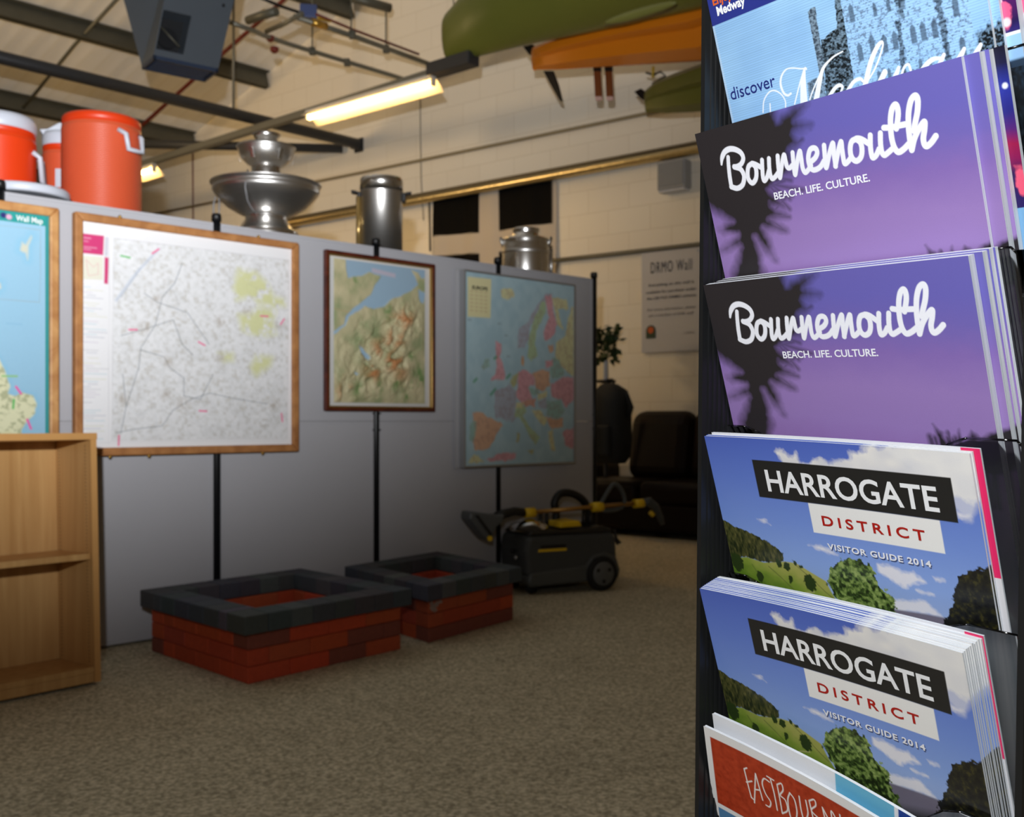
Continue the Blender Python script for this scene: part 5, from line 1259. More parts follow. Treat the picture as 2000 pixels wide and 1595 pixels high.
# ================================================================ kayaks hung along the wall
def wplane(px, py, off): return hit(px, py, W0 - WN*off, WN)
def kayak(name, label, off, top, bot, hwid, m_, chine=0.0, extra=2.6, mats=None):
    """top/bot: picture outline (px, py) lists from the near end to the right; carried on along the wall"""
    a0 = wplane(*top[0], off)
    T_ = [((wplane(x, y, off)-a0).dot(WD), wplane(x, y, off).z) for x, y in top]
    B_ = [((wplane(x, y, off)-a0).dot(WD), wplane(x, y, off).z) for x, y in bot]
    sE = max(T_[-1][0], B_[-1][0])
    T_ += [(sE+extra*.5, T_[-1][1]+.0), (sE+extra*.9, T_[-1][1]-.05), (sE+extra, T_[-1][1]-.12)]
    B_ += [(sE+extra*.5, B_[-1][1]+.05), (sE+extra*.9, B_[-1][1]+.22), (sE+extra, T_[-4][1]-.14)]
    ss = sorted(set([round(x, 4) for x, _ in T_+B_] + list(np.linspace(0, sE+extra, 60))))
    rings = []
    tl = sE+extra
    for s in ss:
        if s < max(T_[0][0], B_[0][0])-.0001 and False: continue
        zt = np.interp(s, [x for x, _ in T_], [z for _, z in T_]); zb = np.interp(s, [x for x, _ in B_], [z for _, z in B_])
        w = hwid*max(0, 1-abs(2*s/tl-1)**2.2)**.7*.97 + hwid*.12
        h = zt-zb
        pr = [(-1,.70),(-.92,.42),(-.62,.16),(-.25,.03),(0,0),(.25,.03),(.62,.16),(.92,.42),(1,.70),(.85,.84),(.45,.96),(0,1),(-.45,.96),(-.85,.84)]
        if chine: pr = [(-1,.74),(-.97,.46),(-.70,.40),(-.52,.10),(0,0),(.52,.10),(.70,.40),(.97,.46),(1,.74),(.86,.80),(.5,.95),(0,1),(-.5,.95),(-.86,.80)]
        rings.append([a0 + WD*(s) + WN*(x*w) + Z*(zb + y*h - a0.z) for x, y in pr])
    t = thing(name, label, 'boat', a0 + WD*1.5)
    MB().loft(rings, 0, not chine).build('hull', m_, t, subsurf=0 if chine else 1)
    return t, a0
M_OLIVE = mat('kayak_olive', (112, 116, 48), .35, 0, .08, 2)
M_KORANGE = mat('kayak_orange', (232, 134, 22), .38, 0, .05, 2)
M_OLIVE2 = mat('kayak_olive_dark', (104, 106, 40), .4, 0, .08, 2)
t, a = kayak('canoe', 'big olive green canoe hung highest under the roof, nearest the camera', 1.55, [(866, 32), (890, 14), (950, -40), (1378, -190)], [(880, 116), (930, 112), (1040, 84), (1200, 52), (1378, 14)], .38, M_OLIVE)
q = MB()
for px in (1060, 1350):
    p_ = wplane(px, -40, 1.55); q = MB()
    s_ = ((p_-W0).x*(-BD.y) + BD.x*(p_-W0).y)/(WD.x*(-BD.y) + BD.x*WD.y)
pr_ = wplane(1250, 25, 1.9)
MB().ball(pr_ , (.30, .03, .035), 10, X=WD, Y=WN, Z=(Z+WD*.12)).build('side_scupper', mat('olive_light', (128, 130, 66), .4), t)
for px in (886, 896):
    p_ = wplane(px, 22, 1.5); MB().tube([p_ - Z*.02, p_ + Z*1.2], .006, 6).build('hanging_rope', M_STRIP, t)
t, a = kayak('kayak', 'orange kayak hung between the two olive green boats', 1.15, [(1042, 92), (1120, 70), (1240, 40), (1378, 12)], [(1050, 136), (1090, 136), (1200, 128), (1378, 116)], .30, M_KORANGE, 1)
q = MB(); q.prism([wplane(x, y, 1.15) - WN*.02 for x, y in ((1024, 92), (1042, 88), (1046, 112), (1036, 108))], WN*.04); q.build('rudder_bracket', M_BLACK, t)
t, a = kayak('kayak', 'dark olive kayak hung lowest, below the orange one beside the brochure stand', .75, [(1262, 176), (1290, 158), (1330, 144), (1400, 122)], [(1266, 219), (1300, 221), (1350, 219), (1400, 215)], .28, M_OLIVE2, 1)
q = MB(); q.prism([wplane(x, y, .75) - WN*.02 for x, y in ((1241, 180), (1254, 174), (1266, 184), (1262, 198), (1254, 194))], WN*.04); q.build('rudder_bracket', M_BLACK, t)
q = MB(); q.tube([wplane(1276, 130, .75), wplane(1275, 152, .75)], .012, 8); q.build('yellow_strap', mat('strap_yellow', (205, 175, 40), .6), t)
q = MB(); q.tube([wplane(1262, 142, .75), wplane(1276, 146, .75), wplane(1290, 140, .75), wplane(1300, 148, .75), wplane(1284, 158, .75), wplane(1274, 164, .75)], .009, 8); q.build('deck_line', M_BLACK, t)
# hanging blade and two brown straps
bl = [(1060, 138), (1080, 138), (1090, 165), (1098, 198), (1092, 196), (1076, 168)]
tag(MB().prism([wplane(x, y, 1.0) for x, y in bl], WN*.02).build('paddle_blade', M_BLACK, bevel=.006), 'black pointed paddle blade hanging below the left end of the orange kayak', 'paddle')
M_STRAP = mat('strap_brown', (116, 58, 14), .6, 0, .08)
M_TIP = mat('strap_tip', (208, 176, 172), .6)
for i, x in enumerate((1158, 1180)):
    t = thing('webbing_strap', ['left', 'right'][i] + ' of two brown straps with pale ends hanging below the orange kayak', 'strap', wplane(x+9, 206, 1.0), 'brown straps')
    MB().prism([wplane(a_, y, 1.0) for a_, y in ((x+1, 130), (x+14, 130), (x+17, 188), (x+4, 188))], WN*.012).build('webbing', M_STRAP, t)
    MB().prism([wplane(a_, y, .998) for a_, y in ((x+4, 187), (x+17, 187), (x+17, 194), (x+12, 197), (x+5, 196))], WN*.014).build('pale_tip', M_TIP, t)
    MB().prism([wplane(a_, y, 1.006) for a_, y in ((x, 128), (x+14, 128), (x+14, 139), (x+1, 139))], WN*.024).build('buckle', M_BLACK, t)
# ================================================================ brochure stand in the foreground
RU = Vector((0.54015781, -0.84087658, -0.03400178)); RD = Vector((0.24748858, 0.19733735, -0.94858177))
RU.normalize(); RD = (RD - RU*RD.dot(RU)).normalized()
RO = -(RU.cross(RD)).normalized()                    # out of the covers, to the reader
RUP = Vector((0.003, -0.030, 1.0)).normalized()
RN = RU.cross(RUP).normalized()                      # out of the stand
if RN.dot(RO) < 0: RN = -RN
R0 = Vector((0.137, 0.742, CAMZ))
def rk_(a, b_, c): return R0 + RU*a + RN*b_ + RUP*c
M_RBLK = mat('stand_black', (23, 24, 25), .42, 0, .1, 10)
M_ACR = clear('acrylic', (.95, .955, .96))
M_ACRE = clear('acrylic_edge', (.55, .56, .58), .1, .1)
CB = -.955; CT = .62
t = thing('brochure_stand', 'tall black brochure stand with clear pockets filling the right of the view', 'display stand', rk_(.115, -.08, -.945))
q = MB()
q.box(rk_(-.0095, -.125, CB+.02), RU*.004, RN*.119, RUP*(CT-CB))
for k in range(24): q.box(rk_(-.0056, -.122+k*.0047, CB+.03), RU*.0009, RN*.0022, RUP*(CT-CB-.02))
q.build('side_panel', M_RBLK, t)
q = MB()
q.box(rk_(.2385, -.125, CB+.02), RU*.004, RN*.119, RUP*(CT-CB))
for k in range(24): q.box(rk_(.2376, -.122+k*.0047, CB+.03), RU*.0009, RN*.0022, RUP*(CT-CB-.02))
q.build('side_panel', M_RBLK, t)
MB().box(rk_(-.006, -.127, CB+.02), RU*.245, RN*.006, RUP*(CT-CB)).build('back_panel', M_RBLK, t)
MB().box(rk_(-.03, -.20, CB+.008), RU*.29, RN*.24, RUP*.02).build('base', M_RBLK, t, bevel=.006)
MB().box(rk_(-.01, -.128, CT+.0), RU*.253, RN*.125, RUP*.012).build('top_cap', M_RBLK, t, bevel=.003)

# row name: (pixel of front top-left corner, distance, roll)
ROWS = {'M': ((1372,-44), .7286, 0), 'B1': ((1357,262), .7341, 0), 'B2': ((1373.5,556.6), .7428, 0), 'H1': ((1375.4,851), .7428, 0), 'H2': ((1366,1148), .7445, 0), 'E': ((1374,1417), .747, 8.6)}
def row_frame(n):
    p_, l, ph = ROWS[n]; ph = math.radians(ph)
    P = EYE + ray(*p_)*l
    return P, (RU*math.cos(ph)+RD*math.sin(ph)), (RD*math.cos(ph)-RU*math.sin(ph))
RIM = .1065
for n in ROWS:
    P, _, _ = row_frame(n)
    P = P + RO*.0022
    def sp(x, y, z=0): return P + RU*x + RD*y + RO*z
    xl, xr = -.0045, .2265
    rim = [(xl, .300), (xl, RIM+.004), (xl+.003, RIM), (xl+.020, RIM), (xl+.032, RIM+.004), (xl+.05, RIM+.018), (xl+.07, RIM+.024), (xr-.08, RIM+.024), (xr-.062, RIM+.016), (xr-.046, RIM+.004), (xr-.034, RIM), (xr-.003, RIM), (xr, RIM+.004), (xr, .300)]
    pk = MB()
    pk.prism([sp(x, y) for x, y in rim], RO*.0018)
    pkt = pk.build('pocket_front', M_ACR, t)
    q = MB()
    for (x0, y0), (x1, y1) in zip(rim[1:-1], rim[2:-1]):
        q.tube([sp(x0, y0, .0009), sp(x1, y1, .0009)], .0008, 6)
    q.tube([sp(xr, RIM+.004, .0009), sp(xr, .295, .0009)], .0007, 6)
    q.tube([sp(xl, RIM+.004, .0009), sp(xl, .295, .0009)], .0007, 6)
    q.build('rim_edge', M_ACRE, pkt)
    q = MB()
    q.box(sp(xr-.0015, RIM+.002), RU*.0015, RD*.185, -RO*.032 + RD*.006)
    q.box(sp(xl, RIM+.002), RU*.0015, RD*.185, -RO*.020 + RD*.006)
    q.build('pocket_side', M_ACR, pkt)
    q = MB()
    q.box(sp(xl, .298), RU*(xr-xl), RD*.002, -RO*.030)
    q.build('pocket_floor', M_RBLK, pkt)

# ---------------------------------------------------------------- covers
M_GLOSS = printed('cover_gloss', .30, .15, .4, .03, 1500)
M_MATTE = printed('cover_satin', .45, .0, .3, .05, 1500)
m, nt, b = nt_mat('page_edges')
tc = nt.nodes.new('ShaderNodeTexCoord'); mp = nt.nodes.new('ShaderNodeMapping'); mp.inputs['Scale'].default_value = (6, 6, 2600)
nt.links.new(tc.outputs['Object'], mp.inputs[0])
no = nt.nodes.new('ShaderNodeTexNoise'); no.inputs['Scale'].default_value = 1.0; no.inputs['Detail'].default_value = 2
nt.links.new(mp.outputs[0], no.inputs['Vector'])
cr = nt.nodes.new('ShaderNodeValToRGB')
cr.color_ramp.elements[0].position = .3; cr.color_ramp.elements[0].color = lin((176, 188, 196)) + [1]
cr.color_ramp.elements[1].position = .6; cr.color_ramp.elements[1].color = lin((232, 234, 236)) + [1]
nt.links.new(no.outputs[0], cr.inputs[0]); nt.links.new(cr.outputs[0], b.inputs['Base Color']); b.inputs['Roughness'].default_value = .6
M_PAGES = m
GX = 600
vv = np.concatenate([np.linspace(0, 122, 350), np.linspace(123, 297, 70)])
def grid(Wmm):
    return np.meshgrid(np.linspace(0, Wmm, GX), vv)
def cover_mesh(name, C, Wmm, bend, extras, m_, t_):
    U, V = grid(Wmm)
    P = np.stack([U/1000, -V/1000, bend(U, V)], -1)
    ex = []
    for i, (v, f, col) in enumerate(extras):
        v = np.asarray(v, float); z = bend(v[:, 0], v[:, 1]) + .0002*(1+i*.3)
        ff = []
        for q in f:
            a = v[q]; b_ = np.roll(a, -1, 0); ar = (a[:, 0]*b_[:, 1]-a[:, 1]*b_[:, 0]).sum()
            ff.append(list(reversed(q)) if ar > 0 else list(q))
        ex.append((np.stack([v[:, 0]/1000, -v[:, 1]/1000, z], 1), ff, lin(col)))
    return P, C, ex, m_
def pages_mesh(Wmm, th, bend):
    us = np.linspace(.3, Wmm-.3, 24); vs_ = np.linspace(.3, 296.5, 20)
    U, V = np.meshgrid(us, vs_)
    A = np.stack([U/1000, -V/1000, bend(U, V)-.00015], -1); B_ = A.copy(); B_[..., 2] -= th
    ny, nx = U.shape; idx = np.arange(ny*nx).reshape(ny, nx); F = []
    for i in range(ny-1):
        for j in range(nx-1):
            a, b_, c, d = idx[i,j], idx[i+1,j], idx[i+1,j+1], idx[i,j+1]
            F.append([a, b_, c, d]); F.append([n_+ny*nx for n_ in (d, c, b_, a)])
    N_ = ny*nx
    brd = list(idx[0,:]) + list(idx[1:,-1]) + list(idx[-1,-2::-1]) + list(idx[-2:0:-1,0])
    for a, b_ in zip(brd, brd[1:]+brd[:1]): F.append([a, b_, b_+N_, a+N_])
    me = bpy.data.meshes.new('pages'); me.from_pydata(A.reshape(-1,3).tolist()+B_.reshape(-1,3).tolist(), [], F)
    me.materials.append(M_PAGES); me.update(); return me
def strokes(L, col):
    V = []; F = []
    for P_, w in L:
        v, f = stroke2d(P_, w); n = len(V); V += v; F += [[n+i for i in q] for q in f]
    return (V, F, col)
def poly(P_, col): return (P_, [list(range(len(P_)))], col)
flatb = lambda U, V: np.zeros(np.shape(U))

# --- palm cover
U, V = grid(210)
wob = fbm(U/9, V/9, 3, 4)-.5
C = ramp(V + (U-105)*-.06 + 6*wob, [(0, (104, 98, 176)), (16, (104, 98, 178)), (34, (112, 100, 176)), (52, (132, 106, 176)), (75, (150, 122, 184)), (100, (152, 124, 184)), (135, (140, 102, 164)), (165, (110, 70, 140)), (185, (44, 38, 110)), (205, (60, 40, 110)), (217, (170, 60, 130)), (225, (90, 40, 100)), (297, (40, 26, 60))])
jit = 5*(fbm(U/7, V/7, 3, 7)-.5)
pal = np.clip(.5-(polysd(U, V, PALM[0])+jit)/9.0, 0, 1)
pal = np.maximum(pal, np.clip(.5-(polysd(U, V, [(-5,-5),(74,-5),(74,12),(78,40),(66,46),(30,62),(-5,48)])+jit)/6.0, 0, 1))
for k in range(26):      # blurred fronds
    rs = np.random.RandomState(50+k); a = rs.uniform(-1.1, 1.2); x0, y0 = rs.uniform(46, 62), rs.uniform(14, 72); L_ = rs.uniform(22, 42)*(1 if y0 < 45 else .6)
    pal = np.maximum(pal, .9*lmask(U, V, [(x0, y0), (x0+L_*math.cos(a)*.6, y0+L_*math.sin(a)*.5), (x0+L_*math.cos(a), y0+L_*math.sin(a)*.8)], .9, 2.2))
C = over(C, pal, (46, 42, 44))
low = np.clip(.5-(polysd(U, V, PALM[1])+jit)/4.0, 0, 1)*1.0
for k in range(30):
    rs = np.random.RandomState(90+k); x0 = rs.uniform(165, 206); a = rs.uniform(-.5, .5); 
    low = np.maximum(low, lmask(U, V, [(x0, 150), (x0+18*math.sin(a), 116-8*rs.rand())], 1.4, 2.0))
low = np.maximum(low, np.clip(.5-(polysd(U, V, [(176,128),(202,112),(196,146),(188,172),(194,240),(150,240),(150,140)])+3*jit)/8, 0, 1)*.95)
C = over(C, low, (40, 36, 40))
WHT = (240, 242, 250)
C = paint_strokes(C, U, V, [(p_, [x*.88 for x in w]) for p_, w in BOUR_A+BOUR_B], WHT)
ex = []
v, f = text_in('BEACH. LIFE. CULTURE.', 61.3, 138.8, 56.6, 4.9, .02)
ex.append((v, f, WHT))
ART = {'B': (C, ex, 210)}

# --- landscape cover
U, V = grid(210)
C = ramp(V, [(0, (78, 102, 190)), (30, (96, 124, 206)), (60, (116, 146, 218)), (90, (138, 168, 226)), (120, (170, 190, 226)), (150, (180, 196, 224))])
nz = fbm(U/11, V/8, 5, 31)
def cloud(P_, soft, th=.42, k=5): return np.clip(.5-polysd(U, V, P_)/soft, 0, 1)*np.clip((nz-th)*k+.6, 0, 1)
big = HPOLY[7]
edge = np.clip(.5-(polysd(U, V, big)+9*(fbm(U/6, V/6, 4, 9)-.45))/4, 0, 1)
cl = ramp(fbm(U/26+3, V/20, 3, 5), [(.25, (216, 216, 220)), (.5, (236, 234, 230)), (.8, (204, 206, 216))])
C = C*(1-edge[..., None]) + cl*edge[..., None]
C = over(C, np.clip(.5-(polysd(U, V, [(150,0),(210,0),(212,30),(204,42),(190,30)])+8*(nz-.5))/6, 0, 1)*.6, (232, 232, 232))
for P_ in HPOLY[8:15]: C = over(C, np.clip(.5-(polysd(U, V, P_)+3.5*(fbm(U/4, V/3, 4, 13)-.5))/3.0, 0, 1)*.9, (236, 234, 238))
C = over(C, pmask(U, V, HPOLY[6], .8), (118, 112, 128))
fld = pmask(U, V, HPOLY[3], .5)
fc = ramp((V-88)+.25*(60-U) + 10*(fbm(U/8, V/5, 3, 8)-.5), [(0, (176, 172, 96)), (10, (164, 166, 84)), (20, (128, 150, 56)), (32, (92, 124, 36)), (50, (60, 84, 24))])
C = C*(1-fld[..., None]) + fc*fld[..., None]
for L_ in ([(36,97),(46,104),(56,112)], [(62,92),(74,100),(84,108),(90,112)], [(20,98),(25,106),(32,116)], [(55,118),(66,112),(74,110)]): C = over(C, lmask(U, V, L_, .35, .5)*.7*fld, (84, 88, 50) if L_[0][0] != 55 else (206, 190, 150))
trs = np.clip(.5-(polysd(U, V, HPOLY[2])+2.5*(fbm(U/2.2, V/4, 3, 18)-.5))/.8, 0, 1)
C = C*(1-trs[..., None]) + ramp(fbm(U/1.6, V/4, 3, 6), [(.3, (34, 42, 22)), (.6, (72, 74, 38)), (.8, (96, 92, 52))])*trs[..., None]
gr = np.clip((V-128+.2*(U-110))/10, 0, 1)*((U > 60)*1.0)
C = over(C, gr, (26, 34, 14))
for i, c in enumerate(HDOT[0]):
    r_ = [6, 2.6, 2.8, 1.6, 3.2, 5.0, 2, 1.4][i]
    C = over(C, np.clip(.5-(np.hypot(U-c[0], (V-c[1])*.8)-r_+3*(fbm(U/2, V/2, 3, 40+i)-.5))/.8, 0, 1), (44, 60, 26))
tm = np.clip(.5-(polysd(U, V, HPOLY[4])+7*(fbm(U/3.2, V/3.2, 4, 22)-.5))/.8, 0, 1)
C = C*(1-tm[..., None]) + ramp(fbm(U/2.4, V/2.4, 4, 26)-.12*np.clip((V-105)/15, 0, 1), [(.25, (28, 38, 14)), (.42, (62, 84, 34)), (.58, (112, 136, 66)), (.75, (150, 168, 96))])*tm[..., None]
dm = np.clip(.5-(polysd(U, V, HPOLY[5])+6*(fbm(U/3, V/3, 4, 24)-.5))/.8, 0, 1)
C = C*(1-dm[..., None]) + ramp(fbm(U/2.5, V/2.5, 4, 27), [(.3, (16, 16, 16)), (.6, (34, 34, 22)), (.8, (64, 60, 26))])*dm[..., None]
C = over(C, pmask(U, V, [(84.2, 43.5), (84.2, 64.6), (183, 64.6), (183, 43.5)], .25), (238, 238, 236)); C = over(C, pmask(U, V, [(41.4, 15.8), (41.4, 43.5), (195.4, 43.5), (195.4, 15.8)], .25), (34, 34, 34))
ex = []
v, f = text_in('HARROGATE', 51.1, 184.5, 38.3, 15.9, .018); ex.append((v, f, (240, 242, 244)))
v, f = text_in('DISTRICT', 93.5, 171.3, 58.4, 7.0, .02, 1.45); ex.append((v, f, (176, 26, 20)))
v, f = text_in('VISITOR GUIDE 2014', 94.0, 172.0, 75.2, 4.3, .03, 1.15); sh = v + np.array([.5, .6]); ex.append((sh, f, (70, 84, 130))); ex.append((v, f, (240, 242, 248)))
ART['H'] = (C, ex, 210)

# --- pink backed copy of the same guide
U, V = grid(210)
Cp = np.where(((V < 78)*(U > 198))[..., None], flat(U, (232, 40, 104)), flat(U, (226, 226, 230)))
ART['P'] = (Cp, [], 210)

# --- castle cover
U, V = grid(205)
SKY = (158, 204, 246)
C = ramp(fbm(U/30, V/30, 3, 2), [(.3, (150, 196, 240)), (.7, (164, 210, 250))])
st = fbm(U/1.6, V/1.1, 4, 3)
def stone(P_, a, b_, lo, hi, soft=.6):
    mk = np.clip(.5-(polysd(U, V, P_)+1.2*(fbm(U/1.8, V/1.8, 2, 5)-.5))/soft, 0, 1)
    return mk, ramp(st, [(lo, a), (hi, b_)])
for P_, a, b_, lo, hi in ((MPOLY[4], (112, 138, 168), (164, 208, 250), .24, .50), (MPOLY[1], (62, 74, 88), (136, 160, 180), .32, .66), (MPOLY[3], (70, 86, 100), (140, 170, 196), .3, .66), (MPOLY[2], (26, 32, 36), (120, 146, 166), .38, .74)):
    mk, cc = stone(P_, a, b_, lo, hi); C = C*(1-mk[..., None]) + cc*mk[..., None]
for P_ in MPOLY[5:8]:
    mk = np.clip(.5-(polysd(U, V, P_)+4*(fbm(U/2.5, V/2.5, 3, 15)-.5))/1.2, 0, 1)*.85; C = C*(1-mk[..., None]) + ramp(st, [(.35, (24, 30, 36)), (.7, (104, 128, 150))])*mk[..., None]
for i, c in enumerate(MWIN[0]):
    s_ = .7 if i > 9 else 1
    P_ = [(c[0]-1.9*s_, c[1]+6*s_), (c[0]-1.9*s_, c[1]-3*s_), (c[0], c[1]-5.5*s_), (c[0]+1.9*s_, c[1]-3*s_), (c[0]+1.9*s_, c[1]+6*s_)]
    C = over(C, pmask(U, V, P_, .5)*.75, (62, 76, 92))
mk = np.clip(.5-(polysd(U, V, MPOLY[8])+6*(fbm(U/3, V/3, 3, 19)-.5))/2.5, 0, 1)
C = C*(1-mk[..., None]) + ramp(fbm(U/1.2, V/1.2, 3, 8), [(.42, (20, 26, 30)), (.75, (120, 150, 176))])*mk[..., None]
C = C*(1 - (.15*(np.sin(V*2*math.pi/1.55) > .1)*(V > 34))[..., None])
C = over(C, (V < 34)*1.0, (46, 56, 138))
C = over(C, ((U < 2.0)*(V > 34))*.35, (214, 226, 236))
C = paint_strokes(C, U, V, [(p_, [x*1.12+.1 for x in w]) for p_, w in MSTR], (244, 248, 252))
ex = []
v, f = text_in('Medway', 7.0, 34.2, 28.9, 6.4, .035); ex.append((v, f, (244, 246, 250)))
v, f = text_in('Enjoy', 4.9, 24.0, 21.2, 6.2, .03); ex.append((v, f, (226, 104, 48)))
v, f = text_in('discover', 4.2, 46.6, 87.2, 8.4, 0); ex.append((v, f, (34, 44, 120)))
ART['M'] = (C, ex, 205)
# --- event brochure (only its right strip shows)
U, V = grid(205)
C = ramp(V + 4*fbm(U/8, V/8, 2, 3), [(0, (96, 30, 90)), (50, (120, 40, 110)), (84, (80, 30, 96)), (94, (40, 30, 80)), (98, (50, 40, 110))])
C = over(C, np.clip(.5-(np.hypot(U-197, (V-88)*.5)-4+4*(fbm(U/4, V/4, 3, 3)-.5))/1.2, 0, 1), (236, 96, 140))
C = over(C, np.clip(.5-(np.hypot(U-198, V-92)-2.4)/1.2, 0, 1), (230, 214, 220)); C = over(C, cmask(U, V, (196, 80), 1.0, .5), (230, 230, 240))
C = over(C, (V > 99)*1.0, (160, 204, 244)); C = over(C, ((V > 117)*(U > 150))*np.clip(fbm(U/2, V/2, 3, 5)*2.2-.2, 0, 1), (50, 62, 70))
C = over(C, ((V > 97.6)*(V < 99.4))*1.0, (240, 240, 244))
ART['V'] = (C, [], 205)
# --- second event leaflet standing behind the palm brochures
C = ramp(V + 3*fbm(U/8, V/8, 2, 9), [(0, (20, 20, 30)), (10, (24, 24, 60)), (22, (40, 50, 150)), (36, (36, 36, 120)), (46, (80, 30, 110)), (54, (150, 20, 70)), (62, (130, 20, 80)), (70, (50, 26, 80)), (82, (40, 26, 90))])
C = over(C, cmask(U, V, (202, 21), 1.6, .5), (226, 232, 246))
C = over(C, np.clip(.5-(np.hypot(U-203, (V-73)*.5)-3.5+4*(fbm(U/4, V/4, 3, 6)-.5))/1.2, 0, 1), (230, 90, 120))
C = over(C, (V > 88)*1.0, (120, 170, 210))
ART['N'] = (C, [], 205)
# --- red cover with hand-drawn capitals
U, V = grid(210)
C = flat(U, (236, 236, 236))
red = ramp(fbm(U/3, V/3, 4, 3) + V*.0, [(.2, (160, 50, 22)), (.55, (178, 60, 30)), (.9, (188, 68, 36))])
mk = pmask(U, V, [(5, 7.2), (205, 7.2), (205, 66), (5, 66)], .3)
C = C*(1-mk[..., None]) + red*mk[..., None]
mk = pmask(U, V, [(5, 70), (100, 70), (100, 200), (5, 200)], .3); C = over(C, mk, (84, 132, 176))
mk = pmask(U, V, [(104, 70), (205, 70), (205, 200), (104, 200)], .3); C = over(C, mk, (60, 150, 190))
E2 = [([(x, y-1.5+ (x-34)*.04) for x, y in P_], [1.1]) for P_ in EAST]
E2 += [(P_, [1.1]) for P_ in ([(112, 47), (112, 21), (122, 46), (122, 20)], [(128, 20), (128, 46)], [(128, 20), (135, 19)], [(128, 32), (133, 31.5)], [(128, 46), (136, 45)])]
C = paint_strokes(C, U, V, E2, (240, 236, 232))
ART['E'] = (C, [], 210)
# --- white brochure with blue tiles along the top
C = flat(U, (238, 240, 244))
C = over(C, pmask(U, V, [(104, -2), (149, -2), (149, 50), (104, 50)], .3), (110, 186, 218)); C = over(C, pmask(U, V, [(152, -2), (212, -2), (212, 50), (152, 50)], .3), (22, 62, 150))
ART['W'] = (C, [], 210)

BEND = {'B': lambda a: (lambda U, V: -a*4*(U/210)*(1-U/210)*np.clip(1-V/260, 0, 1)),}
def bendf(a, b_=0.0): return lambda U, V: -a*4*(np.asarray(U)/210)*(1-np.asarray(U)/210)*np.clip(1-np.asarray(V)/260, 0, 1)
MESH = {}
def get_mesh(kind, th, bend):
    key = (kind, th, bend); kb = (kind, bend)
    if kb not in MESH:
        C, ex, Wm = ART[kind]; bf = bendf(bend)
        P, C, ex2, m_ = cover_mesh('cover', C, Wm, bf, ex, None, None)
        o = gridmesh('cover', P, C, M_MATTE if kind in 'BNEW' else M_GLOSS, None, ex2, local=True)
        me = o.data; bpy.data.objects.remove(o)
        MESH[kb] = me
    if key not in MESH: MESH[key] = pages_mesh(ART[kind][2], th, bendf(bend))
    return MESH[kb], MESH[key]
def brochure(row, kind, dx, dv, z, th, bend, label, group, roll=0.0):
    """dx, dv in metres in the cover plane, z = how far behind the front one"""
    P, u, d = row_frame(row); n = u.cross(-d).normalized()
    r = math.radians(roll); u2 = u*math.cos(r) + d*math.sin(r); d2 = d*math.cos(r) - u*math.sin(r)
    o = bpy.data.objects.new('brochure', None); COL.objects.link(o)
    Mx = Matrix.Identity(4)
    for k, v in enumerate((u2, -d2, n)):
        for j in range(3): Mx[j][k] = v[j]
    Mx.translation = P + u*dx + d*dv - n*z
    o.matrix_world = Mx
    cm, pm = get_mesh(kind, th, bend)
    for nm, me in (('cover', cm), ('pages', pm)):
        c = bpy.data.objects.new(nm, me); COL.objects.link(c); c.parent = o
    return tag(o, label, 'brochure', group)
CAS = 'brochures with the pale blue castle cover'; PLM = 'purple brochures with the palm silhouette'; HAR = 'visitor guides with the green hillside cover'
# castle row
z = 0
for kind, dx, th, lb in (('M', 0, .0024, 'front pale blue castle brochure in the topmost pocket'), ('M', .0045, .0026, 'second castle brochure, only its right strip showing at the top edge of the picture'),
        ('V', .0125, .0060, 'brochure with pink figure on its right strip, behind the castle brochures'), ('V', .0190, .0050, 'rearmost thick brochure in the topmost pocket at the right picture edge')):
    brochure('M', kind, dx, 0, z, th, .0, lb, CAS if kind == 'M' else None); z += th+.0004
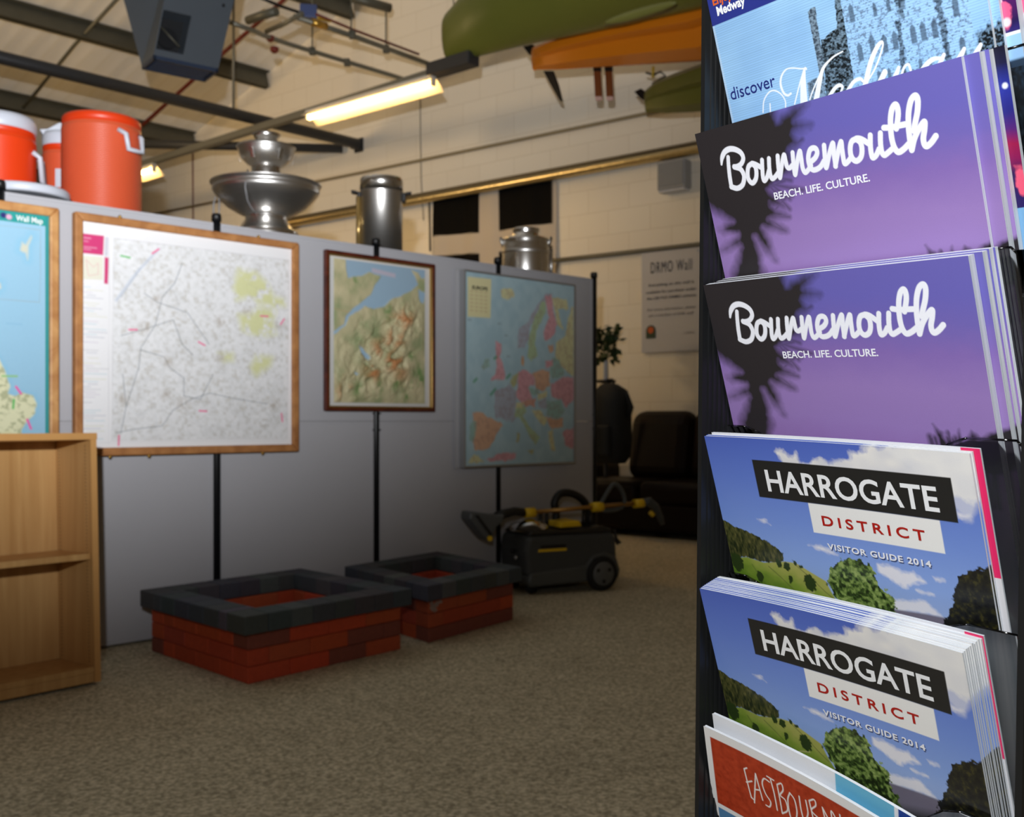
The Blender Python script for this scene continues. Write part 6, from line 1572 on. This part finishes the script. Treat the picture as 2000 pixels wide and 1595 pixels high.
# upper palm row
z = 0
for kind, dx, th, lb in (('B', 0, .0030, 'front purple palm brochure with white script title in the upper palm pocket'), ('B', .0085, .0055, 'second purple brochure in the upper palm pocket, a wide purple strip showing'),
        ('B', .0105, .0045, 'rear thick purple brochure in the upper palm pocket, thin purple strip showing'), ('N', .0215, .0028, 'dark blue to magenta leaflet at the back of the upper palm pocket')):
    brochure('B1', kind, dx, 0, z, th, .0, lb, PLM if kind == 'B' else None); z += th+.0004
# lower palm row
z = 0
for kind, dx, dv, th, lb in (('B', 0, 0, .0060, 'front purple palm brochure with white script title in the lower palm pocket'), ('B', .0045, -.0003, .0050, 'second purple brochure in the lower palm pocket, a narrow purple strip showing'),
        ('B', .0052, -.0006, .0042, 'third purple brochure in the lower palm pocket, only white page edges showing'), ('B', .0060, -.0003, .0030, 'rearmost purple brochure in the lower palm pocket')):
    brochure('B2', kind, dx, dv, z, th, .0012, lb, PLM); z += th+.0004
# upper hillside row
z = 0
for kind, dx, dv, th, lb in (('H', 0, 0, .0016, 'front hillside visitor guide in the upper of the two guide pockets'), ('H', .0004, -.0003, .0016, 'second hillside guide in the upper guide pocket, only page edges showing'), ('P', .0040, -.0016, .0016, 'guide turned round with a pink cover edge in the upper guide pocket')):
    brochure('H1', kind, dx, dv, z, th, .0020, lb, HAR); z += th+.0004
# lower hillside row, a thick stack
z = 0
rs = np.random.RandomState(3)
for i in range(11):
    kind = 'P' if i == 10 else 'H'
    dx = [0, 0, .0003, .0003, .0005, .0008, .0008, .001, .0015, .002, .003][i] - (0 if i < 10 else .0005); dv = -.00022*i + .00008*rs.normal()
    lb = 'front hillside visitor guide in the lower, thick guide pocket' if i == 0 else ('guide with a pink cover edge at the back of the thick lower stack' if i == 10 else ('middle guide of the thick lower stack, just its white top edge showing' if i < 8 else ['third from last guide of the thick lower stack, its right strip showing', 'next to last guide of the thick lower stack, its right strip showing'][i-8]))
    brochure('H2', kind, dx, dv, z, .0016, .0035, lb, HAR, .15*rs.normal() if i else 0); z += .0017
# red row
z = 0
for kind, dx, dv, th, lb, rl in (('E', 0, 0, .0022, 'red and white brochure with hand drawn capitals in the lowest pocket', 0), ('W', .002, -.0075, .0022, 'white brochure with blue tiles along its top, behind the red one', -.3)):
    brochure('E', kind, dx, dv, z, th, .006, lb, None, rl); z += .008
